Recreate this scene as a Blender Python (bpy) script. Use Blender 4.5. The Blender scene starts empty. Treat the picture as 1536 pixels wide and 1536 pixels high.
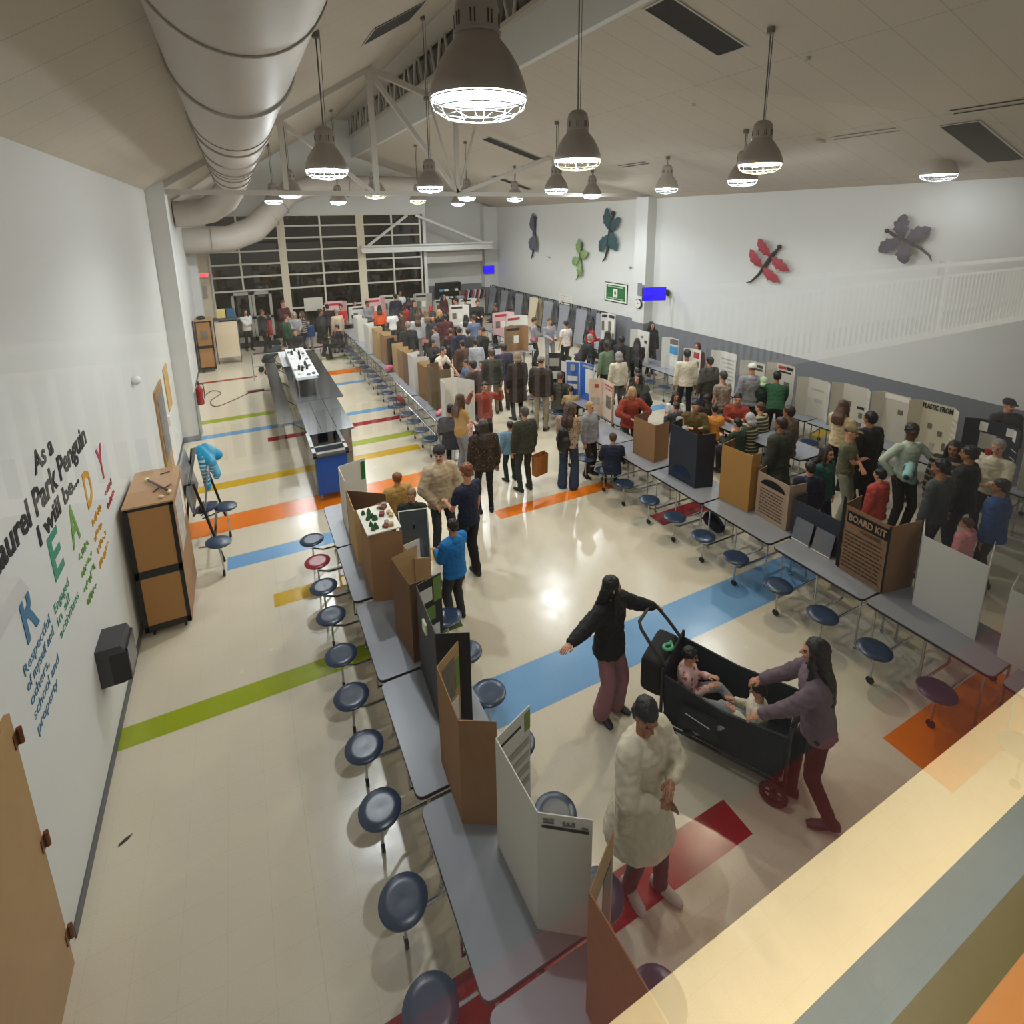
# Night school hall with project fair, seen through an observation window
ENERGY = 88; SPILL = .3; CORR_E = 85; GREF = 2.0; EXPO = 0.42
import bpy, math, random
from mathutils import Vector, Matrix
from math import sin, cos, pi, radians as R, sqrt
random.seed(7)
S = bpy.context.scene
COL = S.collection

# ------------------------------------------------------------------ materials
def lin(h):
    if isinstance(h, (tuple, list)): return tuple(h) + (1,) if len(h) == 3 else tuple(h)
    v = [int(h[i:i+2], 16) / 255 for i in (0, 2, 4)]
    return tuple(x / 12.92 if x <= .04045 else ((x + .055) / 1.055) ** 2.4 for x in v) + (1,)
MATS = {}
def mat(name, col, rough=.6, metal=0, var=.06, scale=30, bump=0, bscale=200, emit=0, ecol=None, coat=0, spec=.5):
    if name in MATS: return MATS[name]
    m = bpy.data.materials.new(name); m.use_nodes = True
    nt = m.node_tree; b = nt.nodes['Principled BSDF']
    c = lin(col)
    b.inputs['Roughness'].default_value = rough
    b.inputs['Metallic'].default_value = metal
    b.inputs['Specular IOR Level'].default_value = spec
    if coat:
        b.inputs['Coat Weight'].default_value = coat; b.inputs['Coat Roughness'].default_value = .08
    if emit:
        b.inputs['Emission Color'].default_value = lin(ecol or col)
        b.inputs['Emission Strength'].default_value = emit
    tc = nt.nodes.new('ShaderNodeTexCoord')
    if var:
        n = nt.nodes.new('ShaderNodeTexNoise'); n.inputs['Scale'].default_value = scale; n.inputs['Detail'].default_value = 3
        nt.links.new(tc.outputs['Object'], n.inputs['Vector'])
        mx = nt.nodes.new('ShaderNodeMix'); mx.data_type = 'RGBA'
        mx.inputs[6].default_value = tuple(max(0, x * (1 - var)) for x in c[:3]) + (1,)
        mx.inputs[7].default_value = tuple(min(1, x * (1 + var)) for x in c[:3]) + (1,)
        nt.links.new(n.outputs['Fac'], mx.inputs[0]); nt.links.new(mx.outputs[2], b.inputs['Base Color'])
    else: b.inputs['Base Color'].default_value = c
    if bump:
        n2 = nt.nodes.new('ShaderNodeTexNoise'); n2.inputs['Scale'].default_value = bscale; n2.inputs['Detail'].default_value = 4
        nt.links.new(tc.outputs['Object'], n2.inputs['Vector'])
        bp = nt.nodes.new('ShaderNodeBump'); bp.inputs['Strength'].default_value = bump; bp.inputs['Distance'].default_value = .01
        nt.links.new(n2.outputs['Fac'], bp.inputs['Height']); nt.links.new(bp.outputs['Normal'], b.inputs['Normal'])
    MATS[name] = m; return m
def nodes(m): return m.node_tree.nodes, m.node_tree.links, m.node_tree.nodes['Principled BSDF']
def mixcol(N, L, fac, a, b):
    mx = N.new('ShaderNodeMix'); mx.data_type = 'RGBA'
    if isinstance(fac, float): mx.inputs[0].default_value = fac
    else: L.new(fac, mx.inputs[0])
    for i, v in ((6, a), (7, b)):
        if isinstance(v, tuple): mx.inputs[i].default_value = v
        else: L.new(v, mx.inputs[i])
    return mx.outputs[2]
def seam(N, L, coord, period, width):
    a = N.new('ShaderNodeMath'); a.operation = 'MODULO'; L.new(coord, a.inputs[0]); a.inputs[1].default_value = period
    f = N.new('ShaderNodeMath'); f.operation = 'ABSOLUTE'; L.new(a.outputs[0], f.inputs[0])
    g = N.new('ShaderNodeMath'); g.operation = 'LESS_THAN'; L.new(f.outputs[0], g.inputs[0]); g.inputs[1].default_value = width
    return g.outputs[0]

# ------------------------------------------------------------------ mesh helper
class MB:
    def __init__(s): s.v = []; s.f = []; s.m = []
    def add(s, vs, fs, mi=0):
        o = len(s.v); s.v += [tuple(v) for v in vs]; s.f += [tuple(i + o for i in f) for f in fs]; s.m += [mi] * len(fs); return s
    def box(s, c, d, rz=0, mi=0, M=None):
        vs = []
        for x in (-.5, .5):
            for y in (-.5, .5):
                for z in (-.5, .5):
                    X, Y, Z = x * d[0], y * d[1], z * d[2]
                    if M is not None: p = M @ Vector((X, Y, Z)); vs.append((c[0] + p.x, c[1] + p.y, c[2] + p.z))
                    else: vs.append((c[0] + X * cos(rz) - Y * sin(rz), c[1] + X * sin(rz) + Y * cos(rz), c[2] + Z))
        return s.add(vs, [(0, 1, 3, 2), (4, 6, 7, 5), (0, 4, 5, 1), (2, 3, 7, 6), (0, 2, 6, 4), (1, 5, 7, 3)], mi)
    def b2(s, a, b, mi=0):
        return s.box([(a[i] + b[i]) / 2 for i in range(3)], [abs(b[i] - a[i]) for i in range(3)], 0, mi)
    def rings(s, rs, mi=0, caps=True):
        n = len(rs[0]); vs = [p for r in rs for p in r]; fs = []
        for i in range(len(rs) - 1):
            for j in range(n):
                k = (j + 1) % n; fs.append((i * n + j, i * n + k, (i + 1) * n + k, (i + 1) * n + j))
        if caps: fs += [tuple(range(n - 1, -1, -1)), tuple((len(rs) - 1) * n + j for j in range(n))]
        return s.add(vs, fs, mi)
    def cap(s, a, b, r0, r1=None, n=10, mi=0, e=1):
        """rounded tapered limb from a to b"""
        r1 = r0 if r1 is None else r1
        a = Vector(a); b = Vector(b); d = (b - a)
        L = d.length or 1e-6; d = d / L
        u = d.orthogonal().normalized(); w = d.cross(u)
        rs = []
        def ring(c, r): rs.append([c + u * (r * cos(2 * pi * j / n)) + w * (r * sin(2 * pi * j / n)) for j in range(n)])
        if e:
            for t in (-.95, -.6): ring(a + d * (t * r0), r0 * sqrt(1 - t * t))
        ring(a, r0); ring(b, r1)
        if e:
            for t in (.6, .95): ring(b + d * (t * r1), r1 * sqrt(1 - t * t))
        return s.rings(rs, mi)
    def cyl(s, a, b, r0, r1=None, n=12, mi=0): return s.cap(a, b, r0, r1, n, mi, 0)
    def tube(s, pts, r, n=8, mi=0, closed=False):
        pts = [Vector(p) for p in pts]; rs = []; N = len(pts); u = None
        for i, p in enumerate(pts):
            if closed: t = (pts[(i + 1) % N] - pts[i - 1])
            else: t = pts[min(i + 1, N - 1)] - pts[max(i - 1, 0)]
            t.normalize()
            u = t.orthogonal().normalized() if u is None else (u - t * u.dot(t)).normalized()
            w = t.cross(u); rr = r[i] if isinstance(r, (list, tuple)) else r
            rs.append([p + u * (rr * cos(2 * pi * j / n)) + w * (rr * sin(2 * pi * j / n)) for j in range(n)])
        if closed: rs.append(rs[0])
        return s.rings(rs, mi, not closed)
    def lathe(s, prof, n=24, c=(0, 0, 0), mi=0, caps=True):
        return s.rings([[(c[0] + r * cos(2 * pi * j / n), c[1] + r * sin(2 * pi * j / n), c[2] + z) for j in range(n)] for r, z in prof], mi, caps)
    def ell(s, c, r, n=12, m=8, mi=0, M=None):
        c = Vector(c); rs = []
        for i in range(m + 1):
            t = pi * (i + .02) / (m + .04) - pi / 2
            rr = []
            for j in range(n):
                p = Vector((r[0] * cos(t) * cos(2 * pi * j / n), r[1] * cos(t) * sin(2 * pi * j / n), r[2] * sin(t)))
                if M is not None: p = M @ p
                rr.append(c + p)
            rs.append(rr)
        return s.rings(rs, mi)
    def prism(s, pts, z0, z1, mi=0):
        n = len(pts)
        return s.add([(x, y, z0) for x, y in pts] + [(x, y, z1) for x, y in pts],
                     [tuple(range(n - 1, -1, -1)), tuple(range(n, 2 * n))] + [(i, (i + 1) % n, n + (i + 1) % n, n + i) for i in range(n)], mi)
    def quad(s, a, b, c, d, mi=0): return s.add([a, b, c, d], [(0, 1, 2, 3)], mi)
    def tf(s, M): s.v = [tuple(M @ Vector(v)) for v in s.v]; return s
    def mesh(s, name, mats, smooth=True, angle=40):
        me = bpy.data.meshes.new(name); me.from_pydata(s.v, [], s.f)
        if not isinstance(mats, (list, tuple)): mats = [mats]
        for m in mats: me.materials.append(m)
        me.polygons.foreach_set('material_index', s.m)
        if smooth:
            me.polygons.foreach_set('use_smooth', [True] * len(me.polygons))
            me.set_sharp_from_angle(angle=R(angle))
        me.update(); return me
    def build(s, name, mats, parent=None, smooth=True, angle=40):
        return link(name, s.mesh(name, mats, smooth, angle), parent)
def link(name, me, parent=None, loc=None, rz=None):
    o = bpy.data.objects.new(name, me); COL.objects.link(o)
    if parent is not None: o.parent = parent
    if loc is not None: o.location = loc
    if rz is not None: o.rotation_euler = (0, 0, rz)
    return o
def tag(o, label, cat, group=None):
    o['label'] = label; o['category'] = cat
    if group: o['group'] = group
    return o
def thing(name, label, cat, loc=(0, 0, 0), rz=0, group=None):
    return tag(link(name, None, None, loc, rz), label, cat, group)
def struct(o): o['kind'] = 'structure'; return o
def slot(o, i, m):
    o.material_slots[i].link = 'OBJECT'; o.material_slots[i].material = m
def dup(root, loc, rz=0, label=None, group=None):
    r = root.copy(); COL.objects.link(r); r.location = loc; r.rotation_euler = (0, 0, rz)
    if label: r['label'] = label
    if group: r['group'] = group
    for ch in list(root.children):
        c = ch.copy(); COL.objects.link(c); c.parent = r
        for g in ch.children:
            d = g.copy(); COL.objects.link(d); d.parent = c
    return r
def text_mesh(name, txt, size, m, M, extrude=.004, parent=None, width=None, bold=0, mi=None):
    """lettering as real mesh; M maps text plane to its surface"""
    cu = bpy.data.curves.new(name, 'FONT'); cu.body = txt; cu.size = size; cu.extrude = extrude; cu.offset = bold
    cu.align_x = 'LEFT'; cu.resolution_u = 2
    o = bpy.data.objects.new(name, cu); COL.objects.link(o)
    dg = bpy.context.evaluated_depsgraph_get(); dg.update()
    me = bpy.data.meshes.new_from_object(o.evaluated_get(dg))
    bpy.data.objects.remove(o)
    if width:
        xs = [v.co.x for v in me.vertices]; k = width / max(1e-4, max(xs) - min(xs))
        for v in me.vertices: v.co.x *= k
    me.transform(M); me.materials.clear(); me.materials.append(m)
    return link(name, me, parent)
def wallM(p, x, y):
    """matrix: text x axis -> x, y axis -> y, origin p"""
    x = Vector(x).normalized(); y = Vector(y).normalized(); z = x.cross(y)
    M = Matrix((x, y, z)).transposed().to_4x4(); M.translation = Vector(p); return M

# ------------------------------------------------------------------ dimensions
XL, XR, YN, YF, YF2 = -1.57, 12.4, .10, 25.5, 26.8
ZE = 5.7
def zl(x): return ZE + .6 * (x - XL)
def zr(x): return 7.8 - .297 * (x - 5)

wall_w = mat('wall_paint', 'd2d3d0', .75, var=.02, scale=3)
wall_c = mat('cream_paint', 'd8cdb6', .7, var=.03)
wains = mat('wainscot_grey', '76797f', .6, var=.03)
steel_w = mat('painted_steel', 'b9b4ab', .5, var=.03)
base_m = mat('cove_base', '55575a', .5, var=.05)
black_m = mat('black_metal', '0d0d0e', .45, var=.1)
chrome = mat('chrome', 'b8bcc0', .22, 1, var=.05)
dark_g = mat('dark_gap', '14100f', .8, var=.1)
cream_m = mat('cream_laminate', 'd9cbb0', .4)
lam = mat('grey_laminate', '8d9098', .32, var=.05, scale=120)
seat_m = mat('navy_seat', '26364f', .3, var=.08)
red_seat = mat('red_seat', '8a1f2c', .3, var=.08)
rub = mat('rubber', '101011', .6, var=.1)
card = mat('cardboard', '8f6a47', .85, var=.1, scale=14)
card_d = mat('cardboard_dark', '6f4f34', .85, var=.1, scale=14)
card_l = mat('cardboard_light', 'b39467', .85, var=.08, scale=14)
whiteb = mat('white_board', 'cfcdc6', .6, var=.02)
blackb = mat('black_board', '15161a', .5, var=.1)
navyb = mat('navy_board', '1b2333', .5, var=.1)
blueb = mat('blue_board', '2b62b8', .5, var=.05)
paper = mat('paper', 'dedbd2', .7, var=.03)
ink = mat('ink', '1c1c20', .7, var=.05)
ink_r = mat('ink_red', 'a42a2e', .7, var=.05)
green_m = mat('green_sheet', '6f8f3a', .7, var=.1)
dgreen = mat('dark_green', '1e6a35', .6, var=.05)
note = mat('sticky_note', 'e6ead0', .7, var=.03)
photo_m = mat('photo_print', '6a6258', .5, var=.6, scale=30)

# floor material
def floor_mat(name, col, rough=.2):
    m = mat(name, col, rough, var=0); N, L, b = nodes(m)
    tc = N.new('ShaderNodeTexCoord'); sp = N.new('ShaderNodeSeparateXYZ'); L.new(tc.outputs['Object'], sp.inputs[0])
    n1 = N.new('ShaderNodeTexNoise'); n1.inputs['Scale'].default_value = 90; n1.inputs['Detail'].default_value = 5; n1.inputs['Roughness'].default_value = .7
    L.new(tc.outputs['Object'], n1.inputs['Vector'])
    r1 = N.new('ShaderNodeValToRGB'); r1.color_ramp.elements[0].position = .36; r1.color_ramp.elements[1].position = .52
    L.new(n1.outputs['Fac'], r1.inputs[0])
    c = lin(col); dk = tuple(x * .86 for x in c[:3]) + (1,)
    c1 = mixcol(N, L, r1.outputs[0], dk, c)
    n2 = N.new('ShaderNodeTexNoise'); n2.inputs['Scale'].default_value = .9; n2.inputs['Detail'].default_value = 2
    L.new(tc.outputs['Object'], n2.inputs['Vector'])
    c2 = mixcol(N, L, n2.outputs['Fac'], tuple(x * .93 for x in c[:3]) + (1,), c1)
    s1 = seam(N, L, sp.outputs[0], .294, .0035); s2 = seam(N, L, sp.outputs[1], .294, .0035)
    mm = N.new('ShaderNodeMath'); mm.operation = 'MAXIMUM'; L.new(s1, mm.inputs[0]); L.new(s2, mm.inputs[1])
    m3 = N.new('ShaderNodeMath'); m3.operation = 'MULTIPLY'; L.new(mm.outputs[0], m3.inputs[0]); m3.inputs[1].default_value = .2
    c3 = mixcol(N, L, m3.outputs[0], c2, tuple(x * .45 for x in c[:3]) + (1,))
    L.new(c3, b.inputs['Base Color'])
    n4 = N.new('ShaderNodeTexNoise'); n4.inputs['Scale'].default_value = 5; L.new(tc.outputs['Object'], n4.inputs['Vector'])
    mr = N.new('ShaderNodeMapRange'); mr.inputs[3].default_value = rough * .7; mr.inputs[4].default_value = rough * 1.6
    L.new(n4.outputs['Fac'], mr.inputs[0]); L.new(mr.outputs[0], b.inputs['Roughness'])
    return m
FM = [floor_mat('floor_vct', 'd8ceb8'), floor_mat('tile_lime', '9aa81e'), floor_mat('tile_blue', '74a2cc'), floor_mat('tile_red', '9c1c26'),
      floor_mat('tile_orange', 'e67a18'), floor_mat('tile_yellow', 'cda614'), floor_mat('tile_green', '4d6a2a')]
def build_floor():
    b = MB(); b.quad((XL, -.0 + YN, 0), (XR, YN, 0), (XR, YF2, 0), (XL, YF2, 0), 0)
    st = [(1, XL, 1.7, 5.57, 5.85), (2, 1.6, 6.95, 4.08, 4.68), (3, .3, 3.3, 2.25, 2.56), (4, 5.13, 7.1, 1.67, 2.26), (4, XL, 2.95, 9.4, 9.98),
          (2, -.62, 1.6, 8.23, 8.58), (5, -.05, 2.6, 7.05, 7.34), (5, XL, 3.25, 11.1, 11.4), (1, 1.8, 3.5, 11.95, 12.25), (3, .2, 3.6, 13.18, 13.45),
          (2, XL, 3.6, 14.05, 14.32), (1, XL, .9, 15.2, 15.5), (2, 2.1, 3.3, 17.0, 17.25), (4, 2.1, 3.6, 18.3, 18.85), (3, XL, .2, 19.3, 19.5),
          (1, 2.2, 3.4, 20.6, 20.85), (3, .2, 3.3, 22.75, 23.05), (4, 3.55, 5.95, 7.6, 7.9), (2, 4.4, 5.4, 10.75, 11.1), (3, 5.85, 6.9, 6.15, 6.5),
          (5, 8.7, 9.5, 4.7, 5.05), (5, 11.4, 12.2, 7.3, 7.6), (2, 9.2, 10.0, 10.5, 10.8), (6, 9.5, 10.2, 11.7, 11.95), (1, 7.0, 7.9, 9.4, 9.75),
          (3, -.2, 1.2, 24.2, 24.3), (6, 1.7, 2.05, 5.57, 5.85)]
    for i, x0, x1, y0, y1 in st: b.quad((x0, y0, .0012), (x1, y0, .0012), (x1, y1, .0012), (x0, y1, .0012), i)
    struct(b.build('floor', FM, smooth=False))
build_floor()
# ------------------------------------------------------------------ shell
def ceil_mat(name, px, py):
    m = mat(name, 'c3b9ab', .85, var=0); N, L, b = nodes(m)
    tc = N.new('ShaderNodeTexCoord'); sp = N.new('ShaderNodeSeparateXYZ'); L.new(tc.outputs['Object'], sp.inputs[0])
    s1 = seam(N, L, sp.outputs[0], px, .012); s2 = seam(N, L, sp.outputs[1], py, .012)
    mm = N.new('ShaderNodeMath'); mm.operation = 'MAXIMUM'; L.new(s1, mm.inputs[0]); L.new(s2, mm.inputs[1])
    m3 = N.new('ShaderNodeMath'); m3.operation = 'MULTIPLY'; L.new(mm.outputs[0], m3.inputs[0]); m3.inputs[1].default_value = .45
    n = N.new('ShaderNodeTexNoise'); n.inputs['Scale'].default_value = 40; L.new(tc.outputs['Object'], n.inputs['Vector'])
    c1 = mixcol(N, L, n.outputs['Fac'], lin('bdb3a5'), lin('c9bfb1'))
    L.new(mixcol(N, L, m3.outputs[0], c1, lin('6e675e')), b.inputs['Base Color'])
    return m
cm_l = ceil_mat('ceiling_panels_left', 3.4, .61); cm_r = ceil_mat('ceiling_panels_right', 2.4, .61)
T = .15
def slab(name, pts, th, m):
    """thin slab from 4 points, extruded by vector th"""
    b = MB(); n = len(pts); q = [tuple(Vector(p) + Vector(th)) for p in pts]
    b.add(list(pts) + q, [tuple(range(n)), tuple(range(2 * n - 1, n - 1, -1))] + [(i, i + n, (i + 1) % n + n, (i + 1) % n) for i in range(n)])
    return struct(b.build(name, m, smooth=False))
slab('ceiling_left', [(XL, YN, zl(XL)), (5, YN, zl(5)), (5, YF2, zl(5)), (XL, YF2, zl(XL))], (0, 0, T), cm_l)
slab('ceiling_right', [(5.05, YN, zr(5.05)), (XR, YN, zr(XR)), (XR, YF2, zr(XR)), (5.05, YF2, zr(5.05))], (0, 0, T), cm_r)
slab('wall_left', [(XL, YN, 0), (XL, YF2, 0), (XL, YF2, zl(XL)), (XL, YN, zl(XL))], (-T, 0, 0), wall_w)
# right wall with the grey wainscot as its own colour band
b = MB()
b.b2((XR, YN, 1.5), (XR + T, YF2, zr(XR)), 0); b.b2((XR, YN, 0), (XR + T, YF2, 1.5), 1)
struct(b.build('wall_right', [wall_w, wains], smooth=False))
# far wall: glazed part at YF, recessed white part at YF2
b = MB()
b.b2((XL, YF, 0), (-.98, YF + T, 4.0), 1); b.b2((XL, YF, 4.0), (-.98, YF + T, 6.05), 0)
gz = 5.3
b.add([(-.98, YF, gz), (5, YF, gz), (5, YF, zl(5)), (-.98, YF, zl(-.98))], [(0, 1, 2, 3)], 0)
b.add([(5, YF, gz), (8.1, YF, gz), (8.1, YF, zr(8.1)), (5, YF, zr(5))], [(0, 1, 2, 3)], 0)
b.b2((8.1, YF, 0), (8.1 + T, YF2, zr(8.1)), 0)
b.add([(8.1, YF2, 1.7), (XR, YF2, 1.7), (XR, YF2, zr(XR)), (8.1, YF2, zr(8.1))], [(0, 1, 2, 3)], 0)
b.add([(8.1, YF2, 0), (XR, YF2, 0), (XR, YF2, 1.7), (8.1, YF2, 1.7)], [(0, 1, 2, 3)], 2)
b.b2((5.3, YF, 0), (8.0, YF + T, 1.35), 2)
struct(b.build('wall_far', [wall_w, wall_c, wains], smooth=False))
# pilasters and corner chases
for i, (x0, x1, y0, y1, z1) in enumerate([(XL, -1.22, 14.1, 14.65, 5.9), (XR - .36, XR, 14.1, 14.7, 5.66), (XR - .75, XR, YF2 - .5, YF2, 5.66), (XL, -1.3, 23.2, 23.7, 5.8)]):
    b = MB(); b.b2((x0, y0, 1.5 if x0 > 0 else 0), (x1, y1, z1), 0)
    if x0 > 0: b.b2((x0, y0, 0), (x1, y1, 1.5), 1)
    struct(b.build('trim_%d' % (i + 1), [wall_w, wains], smooth=False))
b = MB(); b.b2((-1.225, 14.09, 0), (-1.2, 14.66, 1.15)); b.b2((XL, 14.08, 0), (-1.2, 14.1, .12)); struct(b.build('trim_6', mat('corner_guard', '8b8f92', .4), smooth=False))
b = MB(); b.b2((XL, 4.0, 0), (XL + .012, 14.1, .1)); b.b2((XL, 14.7, 0), (XL + .012, YF, .1)); struct(b.build('baseboard_left', base_m, smooth=False))
b = MB(); b.b2((XR - .012, YN, 0), (XR, YF2, .1)); struct(b.build('baseboard_right', base_m, smooth=False))
# clerestory fascia, sill and soffit
b = MB(); b.b2((5.0, YN, 7.72), (5.12, YF, 8.5)); struct(b.build('trim_7', wall_w, smooth=False))
b = MB(); b.add([(4.4, YN, zl(4.4) - .02), (5.0, YN, zl(4.4) - .02), (5.0, YF, zl(4.4) - .02), (4.4, YF, zl(4.4) - .02), (4.4, YN, zl(4.4)), (5.0, YN, zl(5) - .01), (5.0, YF, zl(5) - .01), (4.4, YF, zl(4.4))],
                [(0, 1, 2, 3), (0, 4, 5, 1), (1, 5, 6, 2), (2, 6, 7, 3), (3, 7, 4, 0)]); struct(b.build('trim_8', steel_w, smooth=False))
# night glass
def glass_mat(name, tint, r=.12):
    m = bpy.data.materials.new(name); m.use_nodes = True; nt = m.node_tree; nt.nodes.clear()
    o = nt.nodes.new('ShaderNodeOutputMaterial'); mx = nt.nodes.new('ShaderNodeMixShader'); t = nt.nodes.new('ShaderNodeBsdfTransparent'); g = nt.nodes.new('ShaderNodeBsdfGlossy')
    g.inputs['Roughness'].default_value = 0.0; t.inputs[0].default_value = lin(tint)
    fr = nt.nodes.new('ShaderNodeFresnel'); fr.inputs[0].default_value = 1.5
    mu = nt.nodes.new('ShaderNodeMath'); mu.operation = 'MULTIPLY'; mu.inputs[1].default_value = r; mu.use_clamp = True
    nt.links.new(fr.outputs[0], mu.inputs[0]); nt.links.new(mu.outputs[0], mx.inputs[0])
    nt.links.new(t.outputs[0], mx.inputs[1]); nt.links.new(g.outputs[0], mx.inputs[2]); nt.links.new(mx.outputs[0], o.inputs[0])
    MATS[name] = m; return m
g_night = glass_mat('night_glass', '8a8a90', 2.2)
frame_m = mat('window_frame', 'cfcabd', .45, var=.02)
night = mat('night_ground', '07070a', .9, var=.4, scale=.6)
# clerestory window with webbed lattice truss
b = MB(); b.b2((5.06, YN, 8.5), (5.07, YF, 9.62)); struct(b.build('window_1', g_night, smooth=False))
b = MB(); y = .6; k = 0
while y < YF - .6:
    b.cap((4.93, y, 8.5), (4.93, y + .42, 9.5), .035, n=6, e=0); b.cap((4.93, y + .55, 9.5), (4.93, y + .85, 8.5), .035, n=6, e=0)
    y += 1.02
b.b2((4.88, YN, 8.48), (5.0, YF, 8.56)); b.b2((4.86, YN, 9.3), (5.02, YF, 9.42))
tag(b.build('lattice_girder', steel_w), 'long grey zigzag lattice girder running in front of the dark clerestory glass', 'girder')
# far window wall
b = MB(); cols = [-.98, .15, 1.83, 3.43, 5.15, 6.6, 7.95]; rows = [1.3, 2.2, 2.78, 3.3, 3.83, 4.35, 4.85, 5.3]
for x in cols:
    w = .3 if x in (1.83,) else (.34 if x == 5.15 else .07)
    z0 = 0 if x != .15 else 2.2
    b.b2((x - w / 2, YF - .06, z0), (x + w / 2, YF + .04, 5.34), 1 if w > .1 else 0)
for z in rows:
    x0 = -.98 if z > 2 else 1.83
    b.b2((x0, YF - .04, z - .035), (7.95, YF + .03, z + .035))
b.b2((1.83, YF - .03, .02), (5.15, YF + .03, .12))
wf = struct(b.build('window_2', [frame_m, wall_c], smooth=False))
b = MB(); b.b2((-.98, YF + .045, .02), (8.05, YF + .055, 5.32)); gp = b.build('pane', g_night, wf, smooth=False)
# glass doors
for i, x0 in enumerate((-.37, .42)):
    b = MB()
    for a, c in (((x0, .0), (x0 + .1, 2.15)), ((x0 + .66, 0), (x0 + .77, 2.15)), ((x0, 2.02), (x0 + .77, 2.15)), ((x0, 0), (x0 + .77, .22)), ((x0, .98), (x0 + .77, 1.1))):
        b.b2((a[0], YF - .1, a[1]), (c[0], YF - .05, c[1]))
    d = struct(b.build('door_%d' % (i + 1), mat('door_frame', 'a9a49a', .45), smooth=False))
    b = MB(); b.cyl((x0 + .1, YF - .16, 1.04), (x0 + .66, YF - .16, 1.04), .018, n=8); b.build('push_bar', chrome, d)
b = MB(); b.b2((-.8, 24.2, .001), (1.3, 25.3, .014)); tag(b.build('doormat', mat('mat_dark', '2b2c30', .95, bump=.4)), 'dark grey floor mat inside the glass entrance doors', 'doormat')
# outside ground
b = MB(); b.quad((-30, YF + .6, -.1), (50, YF + .6, -.1), (50, 90, -.1), (-30, 90, -.1)); struct(b.build('ground_outside', night, smooth=False))
# canopy beam at the right of the windows
t = thing('steel_beam', 'white steel beam with two slanted braces crossing right of the tall windows', 'beam', (0, 0, 0))
b = MB(); b.b2((5.1, 25.1, 3.58), (11.6, 25.4, 3.64)); b.b2((5.1, 25.22, 3.58), (11.6, 25.28, 3.9)); b.b2((5.1, 25.1, 3.86), (11.6, 25.4, 3.92)); b.build('beam', mat('white_steel', 'd6d6d2', .5), t, smooth=False)
for x0, x1 in ((5.4, 7.3), (11.1, 7.7)):
    b = MB(); b.cap((x0, 25.25, 3.9), (x1, 25.25, 5.25), .07, n=6, e=0); b.build('brace', MATS['white_steel'], t)
b = MB(); b.b2((8.15, 25.6, 2.95), (11.2, YF2 - .01, 3.45)); struct(b.build('trim_9', mat('soffit_paint', 'b9b6ae', .7), smooth=False))

# left wall doors
wood = mat('door_wood', 'a07b4b', .45, var=.12, scale=6)
b = MB(); b.b2((XL - .02, 2.6, 0), (XL + .03, 3.84, 2.1)); d = struct(b.build('door_3', wood, smooth=False))
for z in (1.91, 1.08, .26):
    b = MB(); b.cyl((XL + .045, 3.86, z - .055), (XL + .045, 3.86, z + .055), .016, n=8); b.b2((XL + .03, 3.8, z - .05), (XL + .036, 3.86, z + .05)); b.build('hinge', mat('brass_dark', '7a4a22', .4, .8), d)
b = MB(); b.cyl((XL + .07, 2.75, 1.0), (XL + .07, 2.87, 1.0), .01, n=8); b.cyl((XL + .0, 2.75, 1.0), (XL + .07, 2.75, 1.0), .012, n=8); b.b2((XL + .03, 2.7, .92), (XL + .035, 2.79, 1.08)); b.build('door_handle', chrome, d)
b = MB(); b.b2((XL - .02, 11.0, 0), (XL + .035, 11.95, 2.1)); d = struct(b.build('door_4', wood, smooth=False))
b = MB(); b.b2((XL + .035, 11.1, .75), (XL + .045, 11.85, 1.95)); b.build('door_poster', mat('collage', '7c7a78', .6, var=.7, scale=9), d)
b = MB(); b.b2((XL + .005, 12.55, 1.25), (XL + .02, 13.15, 2.15)); b2_ = tag(b.build('wall_poster', mat('poster_tan', 'c9a05e', .6, var=.5, scale=8)), 'tan collage poster on left wall between wooden door and pilaster', 'poster')
b = MB(); b.ell((XL + .05, 9.4, 2.75), (.07, .07, .07), 12, 8); b.b2((XL, 9.36, 2.7), (XL + .03, 9.44, 2.8)); tag(b.build('wall_speaker', wall_w), 'small white round device high on left wall beyond the lettering', 'device')
b = MB(); b.b2((XL, 12.25, 1.05), (XL + .04, 12.37, 1.25)); tag(b.build('light_switch', paper), 'white switch plate on left wall beside the wooden door', 'switch')

# wall lettering on the left wall (x axis of the text runs along +Y)
XT = XL + .003
def wl(nm, txt, y, z, size, m, lab, w=None, tilt=0, ex=.002, bold=0):
    o = text_mesh(nm, txt, size, m, wallM((XT, y, z), (0, cos(tilt), sin(tilt)), (0, -sin(tilt), cos(tilt))), ex, None, w, bold)
    tag(o, lab, 'lettering'); return o
wl('wall_lettering', 'As a', 5.13, 3.12, .24, ink, 'small black words As a above the big script line on left wall', .5, bold=.006)
wl('wall_lettering', 'Laurel Park Penguin', 4.08, 2.84, .30, ink, 'large black script line Laurel Park Penguin on left wall', 2.5, bold=.008)
wl('wall_lettering', 'I will be...', 4.9, 2.62, .22, ink, 'black words I will be with dots under the large script line', 1.2, bold=.006)
LC = {'R': ('2f6f94', 4.33, 2.2, 'blue'), 'E': ('2f8a6e', 5.02, 2.23, 'teal'), 'A': ('6f9a4a', 5.6, 2.2, 'green'), 'D': ('cc9423', 6.2, 2.27, 'yellow'), 'Y': ('b23a48', 6.85, 2.28, 'red')}
for ch, (c, y, z, cn) in LC.items():
    m = mat('letter_' + cn, c, .5, var=.04)
    wl('wall_letter', ch, y, z, .52, m, 'big %s letter %s painted on left wall' % (cn, ch), .26, bold=.01)
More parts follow.
